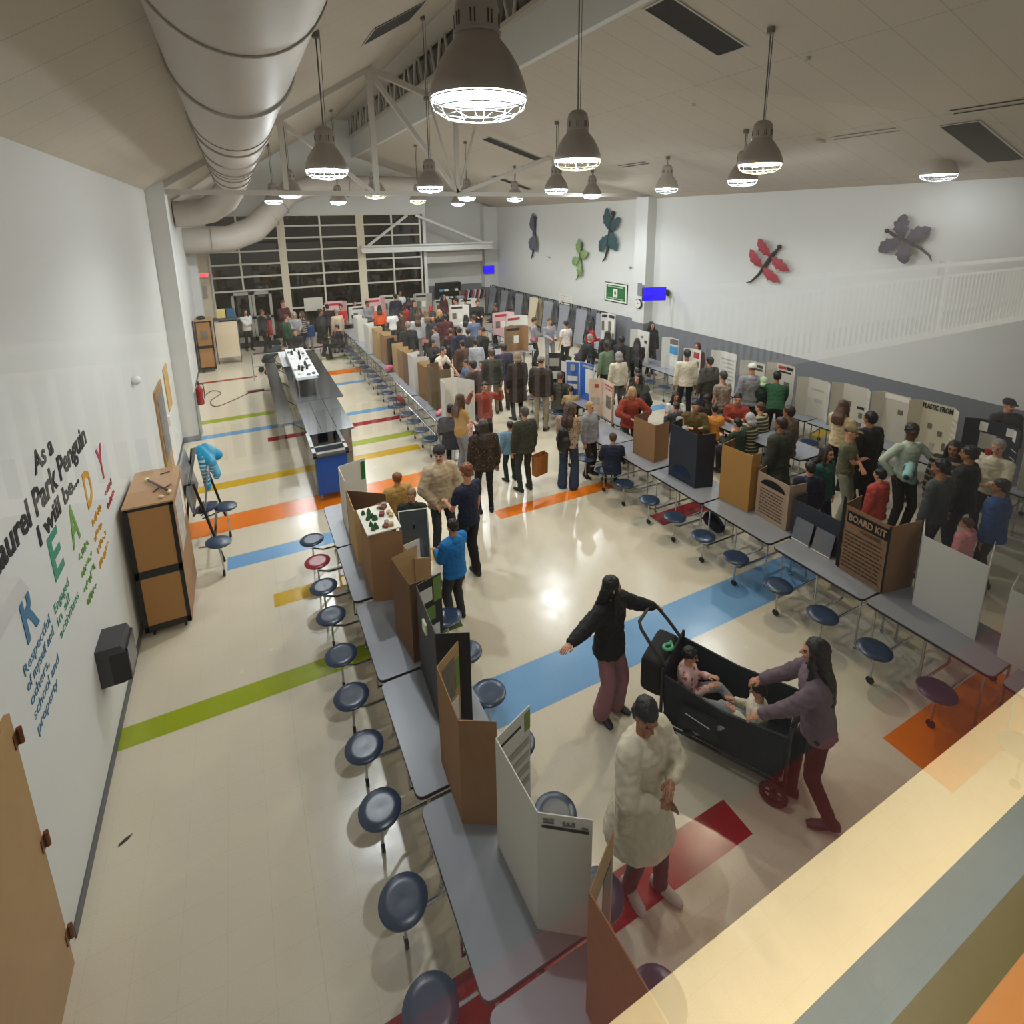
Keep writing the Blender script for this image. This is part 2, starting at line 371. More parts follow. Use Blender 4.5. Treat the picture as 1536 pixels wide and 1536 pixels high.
def small(txts, y, z, c, lab, h=.115, w=.6):
    m = MATS['letter_' + c]; root = thing('wall_text_block', lab, 'lettering', (0, 0, 0))
    for i, t_ in enumerate(txts):
        text_mesh('text_line', t_, h, m, wallM((XT, y, z - i * h * 1.0), (0, 1, 0), (0, 0, 1)), .001, root, min(w, len(t_) * h * .5))
small(['Respectful', 'of myself and', 'others,', 'school and', 'property'], 4.2, 2.05, 'blue', 'blue small text about respect below the big blue R')
small(['Engaged', 'in all', 'activities'], 4.9, 2.03, 'teal', 'teal small text about activities below the big teal E')
def squig(y, z, n, c, lab):
    m = MATS['letter_' + c]; b = MB(); rr = random.Random(int(y * 10))
    for i in range(n):
        yy = y + rr.uniform(0, .05)
        for k in range(rr.randint(7, 10)):
            pts = [(XT + .002, yy + j * .012, z - i * .15 + rr.uniform(-.04, .04)) for j in range(4)]
            b.tube(pts, .006, 5); yy += .05
    tag(b.build('wall_text_block', m), lab, 'lettering')
squig(5.62, 2.05, 4, 'green', 'pale green small handwriting below the big green A')
squig(6.2, 2.1, 4, 'yellow', 'yellow small handwriting below the big yellow D')
squig(6.85, 2.12, 2, 'red', 'red small handwriting below the big red Y')

# towel dispenser and the fixture at the frame edge
t = thing('towel_dispenser', 'black glossy paper towel dispenser on left wall below the lettering', 'dispenser', (XL, 5.72, .95))
b = MB(); prof = [(0, -.2), (.19, -.2), (.23, -.12), (.24, .1), (.2, .2), (0, .2)]
vs = []; fs = []
for yy in (-.17, .17):
    for x, z in prof: vs.append((x, yy, z))
n = len(prof); fs = [tuple(range(n - 1, -1, -1)), tuple(range(n, 2 * n))] + [(i, (i + 1) % n, n + (i + 1) % n, n + i) for i in range(n)]
b.add(vs, fs); b.build('body', mat('dispenser_grey', '37373b', .35), t, smooth=False)
b = MB(); b.b2((.1, -.171, -.19), (.245, -.165, .12)); b.b2((.205, -.15, -.17), (.246, .15, .14)); b.build('window_panel', mat('gloss_black', '080809', .3), t, smooth=False)
t = thing('wall_fixture', 'white angular wall fixture jutting in at left picture edge', 'fixture', (XL, 3.40, 3.0))
b = MB(); b.add([(0, -.5, 0), (.0, .42, 0), (.3, .3, -.03), (.3, -.5, -.03), (0, -.5, .12), (0, .42, .12), (.28, .28, .06), (.28, -.5, .06)], [(3, 2, 1, 0), (4, 5, 6, 7), (0, 1, 5, 4), (1, 2, 6, 5), (2, 3, 7, 6), (3, 0, 4, 7)])
b.build('body', mat('fixture_white', 'bdbcb8', .5), t, smooth=False)

# roof truss between the pilasters
YT = 14.35
t = thing('roof_truss', 'pale steel roof truss spanning between the two wall pilasters', 'truss', (0, 0, 0))
def mem(nm, a, c, r=.07):
    b = MB(); d = Vector(c) - Vector(a); L = d.length; M = d.to_track_quat('Z', 'Y').to_matrix()
    b.box((Vector(a) + Vector(c)) / 2, (r * 1.6, r * 1.6, L), M=M); b.build(nm, steel_w, t, smooth=False)
mem('tie_beam', (-1.25, YT, 5.68), (XR - .3, YT, 5.7), .07)
mem('top_chord', (-1.3, YT, 5.8), (3.38, YT, 8.62), .1)
mem('top_chord', (3.38, YT, 8.62), (XR - .3, YT, 5.78), .085)
mem('post', (3.38, YT, 8.6), (3.4, YT, 5.7), .08)
mem('diagonal', (3.4, YT, 8.55), (5.6, YT, 5.72), .07)
mem('post', (5.6, YT, 7.9), (5.6, YT, 5.72), .07)
mem('diagonal', (5.7, YT, 5.72), (8.6, YT, 6.78), .07)
mem('post', (1.25, YT, 7.3), (1.25, YT, 5.72), .07)
mem('diagonal', (1.25, YT, 7.3), (3.3, YT, 5.72), .06)
mem('rod', (4.9, YT, 8.0), (5.55, YT, 5.75), .03)
mem('rod', (6.2, YT, 7.6), (5.65, YT, 5.75), .03)
mem('post', (8.6, YT, 6.7), (8.6, YT, 5.72), .05)

# ventilation ducts
duct_m = mat('duct_white', 'b5ada3', .55, var=.03)
ring_m = mat('duct_ring', '8d867d', .5)
t = thing('ventilation_duct', 'fat round pale duct running along the left ceiling slope', 'duct', (.13, 0, 6.21))
b = MB(); b.cyl((0, .5, 0), (0, 17.6, 0), .43, n=40); b.build('duct_body', duct_m, t)
for y in (1.6, 4.8, 7.61, 9.3, 10.84, 12.3, 14.3, 16.2):
    b = MB(); b.tube([(.437 * cos(a * pi / 18), y, .437 * sin(a * pi / 18)) for a in range(36)], .016, 6, closed=True); b.build('seam_ring', ring_m, t)
for y in (3.1, 7.0, 11.5):
    b = MB(); b.tube([(.436 * cos(a * pi / 18), y, .436 * sin(a * pi / 18)) for a in range(-20, 3)], .007, 5); b.build('seam_ring', ring_m, t)
b = MB(); pts = [(0, 17.6, 0), (-.02, 18.4, -.15), (-.25, 19.2, -.5), (-.7, 19.8, -.8), (-1.2, 20.0, -.9), (-1.66, 20.0, -.92)]
b.tube(pts, .4, 28); b.build('elbow', duct_m, t)
t = thing('ventilation_duct', 'second duct curving down from the gable to the left wall above the poster column', 'duct', (0, 0, 0))
b = MB(); pts = [(7.7, 23.6, 6.45), (4.4, 23.6, 6.45), (3.0, 23.6, 6.4), (2.1, 23.5, 6.1), (1.3, 23.2, 5.3), (.7, 22.8, 4.75), (-.1, 22.6, 4.45), (-1.0, 22.5, 4.4), (XL, 22.5, 4.4)]
b.tube(pts, [.38, .38, .4, .42, .46, .47, .46, .45, .45], 28); b.build('duct_body', duct_m, t)
for i, p in enumerate(((4.4, 23.6, 6.45), (1.7, 23.35, 5.7), (1.25, 23.18, 5.24), (-.7, 22.53, 4.41))):
    d = [(1, 0, 0), (.66, .2, .72), (.62, .25, .74), (1, 0, .0)][i]; d = Vector(d).normalized(); u = d.orthogonal().normalized(); w = d.cross(u)
    b = MB(); b.tube([Vector(p) + (u * cos(a * pi / 14) + w * sin(a * pi / 14)) * .47 for a in range(28)], .014, 6, closed=True); b.build('seam_ring', ring_m, t)

# ceiling openings
def vent(x0, x1, y0, y1, side, lab, m=dark_g, nm='ceiling_vent', lift=.012):
    f = zl if side == 'l' else zr
    t = thing(nm, lab, 'vent', (0, 0, 0)); b = MB()
    b.add([(x0, y0, f(x0) - lift), (x1, y0, f(x1) - lift), (x1, y1, f(x1) - lift), (x0, y1, f(x0) - lift), (x0, y0, f(x0)), (x1, y0, f(x1)), (x1, y1, f(x1)), (x0, y1, f(x0))],
          [(3, 2, 1, 0), (0, 1, 5, 4), (1, 2, 6, 5), (2, 3, 7, 6), (3, 0, 4, 7)]); b.build('opening', m, t, smooth=False)
    b = MB(); e = .03
    for a, c in (((x0 - e, y0 - e), (x1 + e, y0)), ((x0 - e, y1), (x1 + e, y1 + e)), ((x0 - e, y0), (x0, y1)), ((x1, y0), (x1 + e, y1))):
        b.add([(a[0], a[1], f(a[0]) - lift - .006), (c[0], a[1], f(c[0]) - lift - .006), (c[0], c[1], f(c[0]) - lift - .006), (a[0], c[1], f(a[0]) - lift - .006)], [(3, 2, 1, 0)])
    b.build('rim', steel_w, t, smooth=False)
vent(5.25, 6.64, 5.9, 6.38, 'r', 'dark rectangular ceiling opening nearest the fascia at top right')
vent(9.96, 11.57, 4.48, 4.98, 'r', 'dark rectangular ceiling opening low on the right ceiling near the picture edge')
vent(6.75, 8.5, 14.75, 15.25, 'r', 'long dark slot in right ceiling behind the truss')
vent(2.5, 3.4, 9.9, 10.9, 'l', 'dark opening high on the left ceiling slope beside the clerestory')
vent(1.35, 2.45, 14.9, 15.1, 'l', 'thin dark slot on the left ceiling slope behind the thin lamp rod')
vent(9.0, 10.6, 19.2, 19.6, 'r', 'dark slot in the far right ceiling above the winged figures')
for i, (x, y, lab) in enumerate([(9.56, 4.1, 'pair of thin black linear diffusers on right ceiling at the right picture edge'), (9.75, 12.1, 'pair of short black linear diffusers in right ceiling beyond the warm lamp'), (9.86, 6.1, 'pale pair of linear diffusers in right ceiling above the pale lamp')]):
    t = thing('linear_diffuser', lab, 'vent', (0, 0, 0))
    for dx in (-.05, .07):
        b = MB(); b.b2((x + dx - .02, y - .55, zr(x + dx) - .012), (x + dx + .02, y + .55, zr(x + dx) - .002)); b.build('slot', black_m if i < 2 else ring_m, t, smooth=False)
for i, (x, y) in enumerate([(7.7, 7.9), (7.3, 5.4), (9.9, 6.9)]):
    b = MB(); b.cyl((x, y, zr(x) - .05), (x, y, zr(x)), .03 if i < 2 else .09, n=10); tag(b.build('sprinkler_head' if i < 2 else 'smoke_detector', steel_w), ['small sprinkler head left of the right pendant lamp canopy', 'small sprinkler head near the large dark ceiling opening', 'flat round detector on right ceiling above the pale lamp'][i], 'sprinkler' if i < 2 else 'detector')

# ------------------------------------------------------------------ pendant lamps
dome_m = mat('lamp_dome', '908780', .42, .25, var=.06)
dome_ghost = mat('lamp_dome_pale', 'a89f94', .5, .1, var=.03)  # pale dome of the added lamps that replace reflections in the glass
inner_m = mat('lamp_inner', 'e8eef2', .3, emit=.8, ecol='e6f2ff')
bulb_w = mat('bulb_white', 'ffffff', .4, emit=22, ecol='f2f8ff'); bulb_y = mat('bulb_warm', 'fff0c0', .4, emit=12, ecol='ffe08a')
wire_m = mat('guard_wire', 'd5dade', .25, .9)
LP = {}
def lamp_proto(warm=False, pale=False):
    t = thing('pendant_lamp', '', 'lamp', (0, 0, 0)); dm = dome_ghost if pale else dome_m
    b = MB(); b.lathe([(.28, 0), (.285, .01), (.27, .07), (.235, .16), (.18, .25), (.13, .31), (.125, .33)], 40, caps=False); b.build('dome', dm, t, angle=60)
    b = MB(); b.lathe([(.272, 0.002), (.262, .07), (.228, .155), (.174, .243), (.12, .30), (.02, .31)], 32, caps=False); b.build('reflector', inner_m, t, angle=60)
    b = MB(); b.lathe([(.135, .33), (.135, .345), (.125, .35), (.125, .46), (.11, .52), (.07, .555), (.02, .565)], 28); hb = b.build('ballast_housing', dm, t)
    b = MB()
    for k in range(8):
        a = k * pi / 4 + .2
        for da in (-.09, .09): b.box((.126 * cos(a + da), .126 * sin(a + da), .4), (.006, .008, .07), a + da)
    b.build('slot', dark_g, hb)
    b = MB()
    for k in range(5):
        a = k * 2 * pi / 5; b.cap((.07 * cos(a), .07 * sin(a), .09), (.07 * cos(a), .07 * sin(a), -.01), .028, n=8)
    b.cap((0, 0, .1), (0, 0, 0), .028, n=8); b.build('bulb', bulb_y if warm else bulb_w, t)
    b = MB()
    for r, z in ((.277, -.01), (.26, -.06), (.2, -.1), (.1, -.115)):
        b.tube([(r * cos(a * pi / 12), r * sin(a * pi / 12), z) for a in range(24)], .004, 5, closed=True)
    for k in range(12):
        a = k * pi / 6; b.tube([(r * cos(a), r * sin(a), z) for r, z in ((.277, -.01), (.26, -.06), (.2, -.1), (.1, -.115))], .003, 5)
    b.build('wire_guard', wire_m, t)
    return t
protos = {}
LAMPS = [(1.35, 3.08, 0, 'very large looking pendant lamp nearest the camera, glowing white'),
 (3.78, 5.73, 1, 'grey pendant lamp with warm bulb on a long double rod, centre of picture'),
 (6.47, 5.35, 1, 'grey pendant lamp with yellow glowing rim on right ceiling'),
 (8.99, 7.81, 0, 'white glowing pendant lamp just behind the yellow rimmed lamp'),
 (1.23, 7.97, 0, 'white pendant lamp hanging before the gable wall on a thin left rod'),
 (3.8, 11.32, 0, 'white pendant lamp below the nearest lamp, left of the truss node'),
 (7.0, 11.5, 0, 'white pendant lamp directly below the warm centre lamp'),
 (9.74, 13.95, 0, 'white pendant lamp right of the pair below the warm lamp'),
 (1.35, 14.6, 0, 'white pendant lamp between the fat duct and the left gable lamp'),
 (8.6, 16.8, 0, 'small white pendant lamp over the right half of the hall before the grey winged figure'),
 (6.6, 16.16, 0, 'small white pendant lamp right of the truss node'),
 (1.29, 19.59, 0, 'small white pendant lamp at the duct elbow'),
 (3.41, 20.2, 0, 'small pendant lamp in front of the far window header'),
 (8.58, 22.0, 0, 'smallest white pendant lamp above the white gable panel'),
 (5.9, 18.97, 1, 'small yellow rimmed pendant lamp over the window column'),
 (3.45, 14.75, 1, 'yellow rimmed pendant lamp left of the cream window column'),
 (11.4, 5.6, 2, 'pale pendant lamp fading into the right ceiling'),  # added lit lamp standing in for a lamp ghost mirrored in the glass
 (9.6, 10.6, 2, 'pale pendant lamp low above the right pilaster')]  # likewise added where the glass only mirrors a lamp
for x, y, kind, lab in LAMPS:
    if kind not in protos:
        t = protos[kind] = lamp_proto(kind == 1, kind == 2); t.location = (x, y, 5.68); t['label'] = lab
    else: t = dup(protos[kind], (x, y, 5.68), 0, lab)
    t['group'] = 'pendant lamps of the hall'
    top = (zl(x) if x < 5 else zr(x)) - 5.68
    b = MB(); b.cyl((0, 0, .56), (0, 0, top - .06), .009, n=6); b.cyl((.03, 0, .56), (.05, 0, top - .06), .004, n=5); b.cyl((0, 0, top - .07), (0, 0, top), .05, n=12); b.build('hanging_rod', mat('rod_grey', '6a655e', .5, .4), t)
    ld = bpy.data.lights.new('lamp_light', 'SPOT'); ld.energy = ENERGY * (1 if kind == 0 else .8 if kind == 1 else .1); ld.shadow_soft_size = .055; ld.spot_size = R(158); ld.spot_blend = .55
    ld.color = (1, .86, .62) if kind == 1 else (.93, .97, 1)
    lo = bpy.data.objects.new('lamp_light', ld); COL.objects.link(lo); lo.parent = t; lo.location = (0, 0, -.13)
    l2 = bpy.data.lights.new('lamp_spill', 'POINT'); l2.energy = ld.energy * SPILL; l2.shadow_soft_size = .06; l2.color = ld.color
    lo = bpy.data.objects.new('lamp_spill', l2); COL.objects.link(lo); lo.parent = t; lo.location = (0, 0, -.15)
# ------------------------------------------------------------------ lunch tables with attached stools
def table_proto(seats=(-.885, -.295, .295, .885), red=None):
    t = thing('cafeteria_table', '', 'table', (0, 0, 0))
    for s in (-1, 1):
        y0, y1 = (s * .012, s * 1.19) if s > 0 else (-1.19, -.012)
        def rr(e, r=.06):
            pts = []
            for cx, cy, a0 in ((.38 - r, y1 - r, 0), (-.38 + r, y1 - r, 90), (-.38 + r, y0 + r, 180), (.38 - r, y0 + r, 270)):
                for k in range(4):
                    a = R(a0 + k * 30); pts.append((cx + (r + e) * cos(a), cy + (r + e) * sin(a)))
            return pts
        b = MB(); b.prism(rr(-.004), .715, .742, 0); b.prism(rr(0), .712, .736, 1); b.build('tabletop', [lam, black_m], t, smooth=False)
    b = MB()
    for y in (-.6, .6):
        b.tube([(-.3, y, .7), (-.3, y, .12), (.3, y, .12), (.3, y, .7)], .014, 6)
    for y in (-1.1, -.08, .08, 1.1):
        for x in (-.27, .27): b.cyl((x, y, .7), (x, y, .03), .012, n=6); b.ell((x, y, .025), (.022, .022, .024), 8, 5)
    for y in (-.885, -.295, .295, .885):
        b.tube([(-.62, y, .3), (-.46, y + .05, .2), (.46, y + .05, .2), (.62, y, .3)], .014, 6)
    b.cyl((0, -1.1, .66), (0, 1.1, .66), .018, n=6)
    b.build('frame', chrome, t)
    for i, y in enumerate(seats):
        for s in (-1, 1):
            b = MB(); x = s * .61
            b.lathe([(.155, .415), (.168, .425), (.17, .438), (.16, .447), (.1, .45), (.02, .446)], 28, (x, y, 0))
            o = b.build('seat', red_seat if red == (i, s) else seat_m, t)
            b = MB(); b.cyl((x, y, .42), (x, y, .05), .012, n=6); b.lathe([(.03, .40), (.08, .415), (.08, .42)], 10, (x, y, 0)); b.build('seat_post', chrome, t)
            b = MB(); b.cyl((x - .012, y, .04), (x + .012, y, .04), .04, n=12); b.build('caster', rub, t)
    return t
tp = table_proto()
tp.location = (1.15, 4.42, 0)
tp['label'] = 'grey cafeteria table with round navy stools, second from the camera in the left row'; tp['group'] = 'left row of cafeteria tables'
t = table_proto(red=(2, -1)); t.location = (1.15, 6.86, 0); tag(t, 'grey cafeteria table in the left row with one red stool', 'table', 'left row of cafeteria tables')
dup(tp, (1.15, 1.98, 0), 0, 'grey cafeteria table nearest the camera in the left row', 'left row of cafeteria tables')
dup(tp, (1.15, -.44 + .0, 0), 0, 'cafeteria table whose corner just shows at the bottom picture edge', 'left row of cafeteria tables').location.z = 0
RT = [(7.86, 'table of the right row farthest from camera, under the first cardboard board'), (5.43, 'right row table carrying the dark blue trifold'),
      (3.0, 'right row table carrying the board kit box'), (.56, 'right row table nearest the camera under the red reflection')]
for y, l in RT: dup(tp, (6.28, y, 0), 0, 'grey cafeteria ' + l, 'right row of cafeteria tables')
for i, y in enumerate((11.42, 13.86, 16.3, 18.74, 21.18)):
    dup(tp, (3.9, y, 0), 0, 'grey cafeteria table in the middle row behind the railing, ' + ('nearest', 'second nearest', 'third', 'fourth', 'farthest')[i] + ' from camera', 'middle row of cafeteria tables')
for i, y in enumerate((9.75, 12.2)):
    dup(tp, (7.15, y, 0), 0, ['cafeteria table under the blue trifold and the pink board', 'cafeteria table under the black board with two sheets'][i], 'tables of the display rows')
for i, y in enumerate((2.0, 4.45, 6.9, 9.35, 11.8, 14.25)):
    dup(tp, (10.75, y, 0), 0, 'cafeteria table along the right wall, ' + ('nearest', 'second nearest', 'third', 'fourth', 'fifth', 'sixth')[i] + ' from camera', 'tables along the right wall')
for i, (x, y) in enumerate(((8.95, 6.9), (8.9, 18.3))):
    dup(tp, (x, y, 0), 0, ['cafeteria table where seated families gather at right centre', 'cafeteria table under the pink and white posters, far right'][i], 'tables of the display rows')

# ------------------------------------------------------------------ trifold boards
def panel(b, p, q, z0, z1, inn, th=.007):
    """slab p->q, slot 0 outer, slot 1 inner (side of point inn)"""
    d = Vector((q[0] - p[0], q[1] - p[1], 0)).normalized(); n = Vector((-d.y, d.x, 0))
    if n.dot(Vector((inn[0] - p[0], inn[1] - p[1], 0))) < 0: n = -n
    n *= th
    P = [Vector((p[0], p[1], z0)), Vector((q[0], q[1], z0)), Vector((q[0], q[1], z1)), Vector((p[0], p[1], z1))]
    b.add(P + [v + n for v in P], [(0, 1, 2, 3), (0, 4, 5, 1), (1, 5, 6, 2), (2, 6, 7, 3), (3, 7, 4, 0)], 0)
    b.add([v + n for v in P], [(3, 2, 1, 0)], 1)
    return n
def sheets(parent, p, q, z0, z1, inn, spec, th=.007):
    """paper pieces on the inner face; spec rows: (u0,u1,v0,v1,mat) in 0..1"""
    d = Vector((q[0] - p[0], q[1] - p[1], 0)); n = Vector((-d.y, d.x, 0)).normalized()
    if n.dot(Vector((inn[0] - p[0], inn[1] - p[1], 0))) < 0: n = -n
    for u0, u1, v0, v1, m in spec:
        b = MB(); a = Vector((p[0], p[1], 0)) + d * u0 + n * (th + .001); c = Vector((p[0], p[1], 0)) + d * u1 + n * (th + .001)
        za, zb = z0 + (z1 - z0) * v0, z0 + (z1 - z0) * v1
        Q = [Vector((a.x, a.y, za)), Vector((c.x, c.y, za)), Vector((c.x, c.y, zb)), Vector((a.x, a.y, zb))]
        k = n * .004; b.add(Q + [v + k for v in Q], [(0, 1, 2, 3), (7, 6, 5, 4), (0, 4, 5, 1), (1, 5, 6, 2), (2, 6, 7, 3), (3, 7, 4, 0)])
        b.build('pasted_sheet' if m not in (ink, ink_r) else 'printed_line', m, parent, smooth=False)
def trifold(lab, A, B, wa, wb, z1, outer, inner, z0=.745, spec=None, sa=None, sb=None, z1a=None, z1b=None, nm='trifold_board', group='project display boards'):
    cx = ((A[0] + B[0]) / 2, (A[1] + B[1]) / 2); L = lambda p: (p[0] - cx[0], p[1] - cx[1])
    t = thing(nm, lab, 'display board', (cx[0], cx[1], 0), 0, group)
    A, B, wa, wb = L(A), L(B), L(wa), L(wb); inn = ((wa[0] + wb[0]) / 2, (wa[1] + wb[1]) / 2)
    b = MB(); panel(b, A, B, z0, z1, inn); c = b.build('center_panel', [outer, inner], t, smooth=False)
    b = MB(); panel(b, A, wa, z0, z1, (B[0] + inn[0], B[1] + inn[1])); w1 = b.build('side_panel', [outer, inner], t, smooth=False)
    b = MB(); panel(b, B, wb, z0, z1, (A[0] + inn[0], A[1] + inn[1])); w2 = b.build('side_panel', [outer, inner], t, smooth=False)
    if spec: sheets(c, A, B, z0, z1, inn, spec)
    if sa: sheets(w1, A, wa, z0, z1, (B[0] + inn[0], B[1] + inn[1]), sa)
    if sb: sheets(w2, B, wb, z0, z1, (A[0] + inn[0], A[1] + inn[1]), sb)
    return t
PH = photo_m
gen = [(.1, .9, .86, .95, ink), (.08, .45, .5, .78, paper), (.55, .92, .45, .75, PH), (.1, .45, .12, .4, PH), (.55, .9, .1, .36, paper)]
lines = lambda m, n=6, a=.1, b_=.9, top=.8, bot=.15: [(a, b_ - .1 * (k % 3), top - (top - bot) * k / n - .02, top - (top - bot) * k / n + .015, m) for k in range(n)]
# left row
greyp = mat('grey_paper', 'a7a39a', .7, var=.05)
t = trifold('tall white trifold with black header line standing nearest the camera on the left row', (1.2, 2.15), (1.18, 2.68), (1.46, 1.97), (1.5, 2.8), 1.655, whiteb, whiteb,
        spec=[(.1, .9, .1, .95, paper)], sb=[(.15, .95, .3, .36, greyp), (.15, .95, .42, .48, greyp), (.15, .95, .54, .6, greyp), (.15, .95, .66, .72, greyp), (.1, .7, .88, .9, ink), (.82, .99, .8, .97, green_m)])
b = MB(); x0, y0, x1, y1 = 1.2 - 1.19, 2.15 - 2.415, 1.46 - 1.19, 1.97 - 2.415
def onwing(u, z, off=-.002): return (x0 + (x1 - x0) * u - .0, y0 + (y1 - y0) * u + off - .002, z)
b = MB(); b.add([onwing(.07, 1.555), onwing(.93, 1.548), onwing(.93, 1.57), onwing(.07, 1.577)], [(0, 1, 2, 3)]); b.build('header_bar', ink, t, smooth=False)
b = MB()
for u0, u1, z in ((.1, .2, 1.62), (.22, .3, 1.62), (.45, .5, 1.61), (.53, .58, 1.61), (.62, .68, 1.61), (.1, .3, 1.598), (.45, .68, 1.592), (.8, .92, 1.585)): b.add([onwing(u0, z - .008), onwing(u1, z - .008), onwing(u1, z + .008), onwing(u0, z + .008)], [(0, 1, 2, 3)])
b.build('printed_line', mat('ink_grey', '6e6a68', .7), t, smooth=False)
trifold('plain brown cardboard trifold with pictures inside, behind the tall white one on the left row', (1.01, 2.92), (1.03, 3.43), (1.24, 2.79), (1.27, 3.6), 1.65, card, card_l,
        sb=[(.2, .75, .5, .9, PH), (.78, .98, .55, .85, green_m), (.3, .9, .2, .45, paper)], spec=[(.1, .5, .5, .9, paper), (.55, .9, .2, .6, PH)])
trifold('black trifold with white and green sheets inside on the left row', (1.13, 3.75), (1.17, 4.42), (1.39, 3.63), (1.44, 4.5), 1.655, blackb, blackb,
        spec=gen, sb=[(.1, .6, .74, .9, paper), (.15, .7, .5, .66, green_m), (.2, .85, .26, .42, paper), (.65, .98, .7, .98, green_m)], sa=[(.3, .8, .3, .8, paper)])
b = MB(); b.b2((1.128 - .002, 4.02, 1.43), (1.145, 4.12, 1.53)); tag(b.build('sticky_note', note), 'pale sticky note on the outside of the black trifold', 'note')
trifold('worn dark cardboard board pressed behind the black trifold', (1.13, 4.5), (1.08, 5.0), (1.36, 4.52), (1.38, 5.1), 1.62, card_d, card_l, spec=gen)
t = trifold('tall brown cardboard trifold carrying a model landscape on top', (.98, 5.57), (.98, 6.1), (1.32, 5.45), (1.32, 6.2), 1.62, card, card_l, sa=[(.2, .8, .3, .8, paper)])
b = MB(); b.b2((1.255, 5.47, .9), (1.262, 5.475, .91)); 
b = MB(); b.add([(1.24 + .0, 5.468, .86), (1.31, 5.443, .86), (1.31, 5.443, .94), (1.24, 5.468, .94)], [(0, 1, 2, 3), (3, 2, 1, 0)]); tag(b.build('sticky_note', note, smooth=False), 'pale yellow sticky note low on the tall brown trifold', 'note')
t = thing('model_landscape', 'small model board with green trees and buildings lying on the tall brown trifold', 'model', (1.14, 5.8, 1.625))
b = MB(); b.box((0, 0, .008), (.38, .6, .014)); b.build('base_board', paper, t, smooth=False)
rr = random.Random(3); b = MB()
for k in range(14): x, y = rr.uniform(-.14, -.03), rr.uniform(-.24, .24); b.lathe([(.028, 0), (.02, .03), (.004, .06)], 7, (x, y, .014))
b.build('model_trees', mat('model_green', '2f5a35', .9, var=.3), t)
for k in range(9):
    b = MB(); b.box((rr.uniform(0, .15), rr.uniform(-.25, .25), .03), (rr.uniform(.03, .07), rr.uniform(.03, .08), rr.uniform(.02, .05)), rr.uniform(0, 3)); b.build('model_building', [mat('model_red', '6e2f2c', .8), mat('model_grey', '8a8683', .8), card_l][k % 3], t, smooth=False)
trifold('brown cardboard trifold with small white photos pasted inside, far end of the left row', (.96, 6.35), (.97, 6.95), (1.3, 6.25), (1.42, 6.6), 1.5, card_l, card_d, sb=[(.3, .6, .35, .6, paper), (.45, .75, .1, .3, paper)], spec=gen)
trifold('white trifold with a dark green strip, last of the left row', (.98, 7.1), (.98, 7.6), (1.05, 7.05), (1.38, 7.72), 1.56, whiteb, whiteb, sb=[(.82, .98, .6, .95, dgreen)], spec=gen)
# light frame leaning on the boy side: glossy dark glass panel
t = thing('framed_picture', 'glossy framed dark picture catching a bright lamp reflection beside the blond boy', 'picture', (1.64, 6.12, .66), R(-14))
b = MB(); b.box((0, 0, .42), (.36, .018, .62), M=Matrix.Rotation(R(-28), 3, 'X')); b.build('glass_face', mat('glossy_dark', '3a4148', .08, coat=1), t, smooth=False)
b = MB(); Mx = Matrix.Rotation(R(-28), 3, 'X')
for c, d in (((-.18, 0, 0), (.014, .026, .64)), ((.18, 0, 0), (.014, .026, .64)), ((0, 0, .32), (.37, .026, .014)), ((0, 0, -.32), (.37, .026, .014))): p = Mx @ Vector(c); b.box((p.x, p.y, p.z + .42), d, M=Mx)
b.build('frame', chrome, t, smooth=False)
b = MB(); b.box((0, .08, .33), (.02, .015, .5), M=Matrix.Rotation(R(12), 3, 'X')); b.build('prop_leg', black_m, t, smooth=False)
t = trifold('small board with a blue and white picture tucked beside the black trifold', (1.34, 5.05), (1.3, 5.35), (1.5, 5.0), (1.5, 5.4), 1.5, card_l, whiteb, spec=[(.05, .95, .05, .95, mat('picture_blue', '5a6da0', .4, var=.4, scale=12))])
# bottom edge board
t = trifold('reddish cardboard project board with black back cropped by the bottom picture edge', (1.3, 1.05), (1.26, 1.72), (1.62, .98), (1.55, 1.9), 1.62, card, card_l,
        spec=[(.1, .5, .2, .8, PH), (.55, .9, .3, .7, paper)], sb=[(.1, .5, .55, .8, paper), (.55, .9, .3, .8, PH)])
# right row
RB = [('plain cardboard trifold at the far end of the right row', (6.22, 6.86), (6.19, 7.4), (6.57, 6.89), (6.6, 7.5), 1.45, card, card_d),
      ('dark blue black trifold with an emblem, on the right row', (6.16, 5.83), (6.15, 6.42), (6.46, 5.74), (6.48, 6.5), 1.66, navyb, blackb),
      ('ochre cardboard trifold between the dark blue board and the white printed box', (6.31, 4.93), (6.26, 5.43), (6.5, 4.94), (6.6, 5.5), 1.64, mat('ochre_card', 'a5793a', .8, var=.05), card_d),
      ('cardboard box board with a dark printed arch and fine print', (6.36, 4.34), (6.39, 4.87), (6.66, 4.3), (6.62, 4.92), 1.42, mat('pale_card', 'a38a75', .85, var=.06), card_d)]
for lab, A, B, wa, wb, z1, mo, mi in RB: trifold(lab, A, B, wa, wb, z1, mo, mi, spec=gen)
def outer_text(p, q, z, lines_, m, depth=.003, name='printed_word'):
    """rows of words on outer face (camera side) from far q to near p: text runs toward -Y on the -X face"""
    d = Vector((p[0] - q[0], p[1] - q[1], 0)).normalized()
    return wallM((q[0] - .004, q[1], z), d, (0, 0, 1))
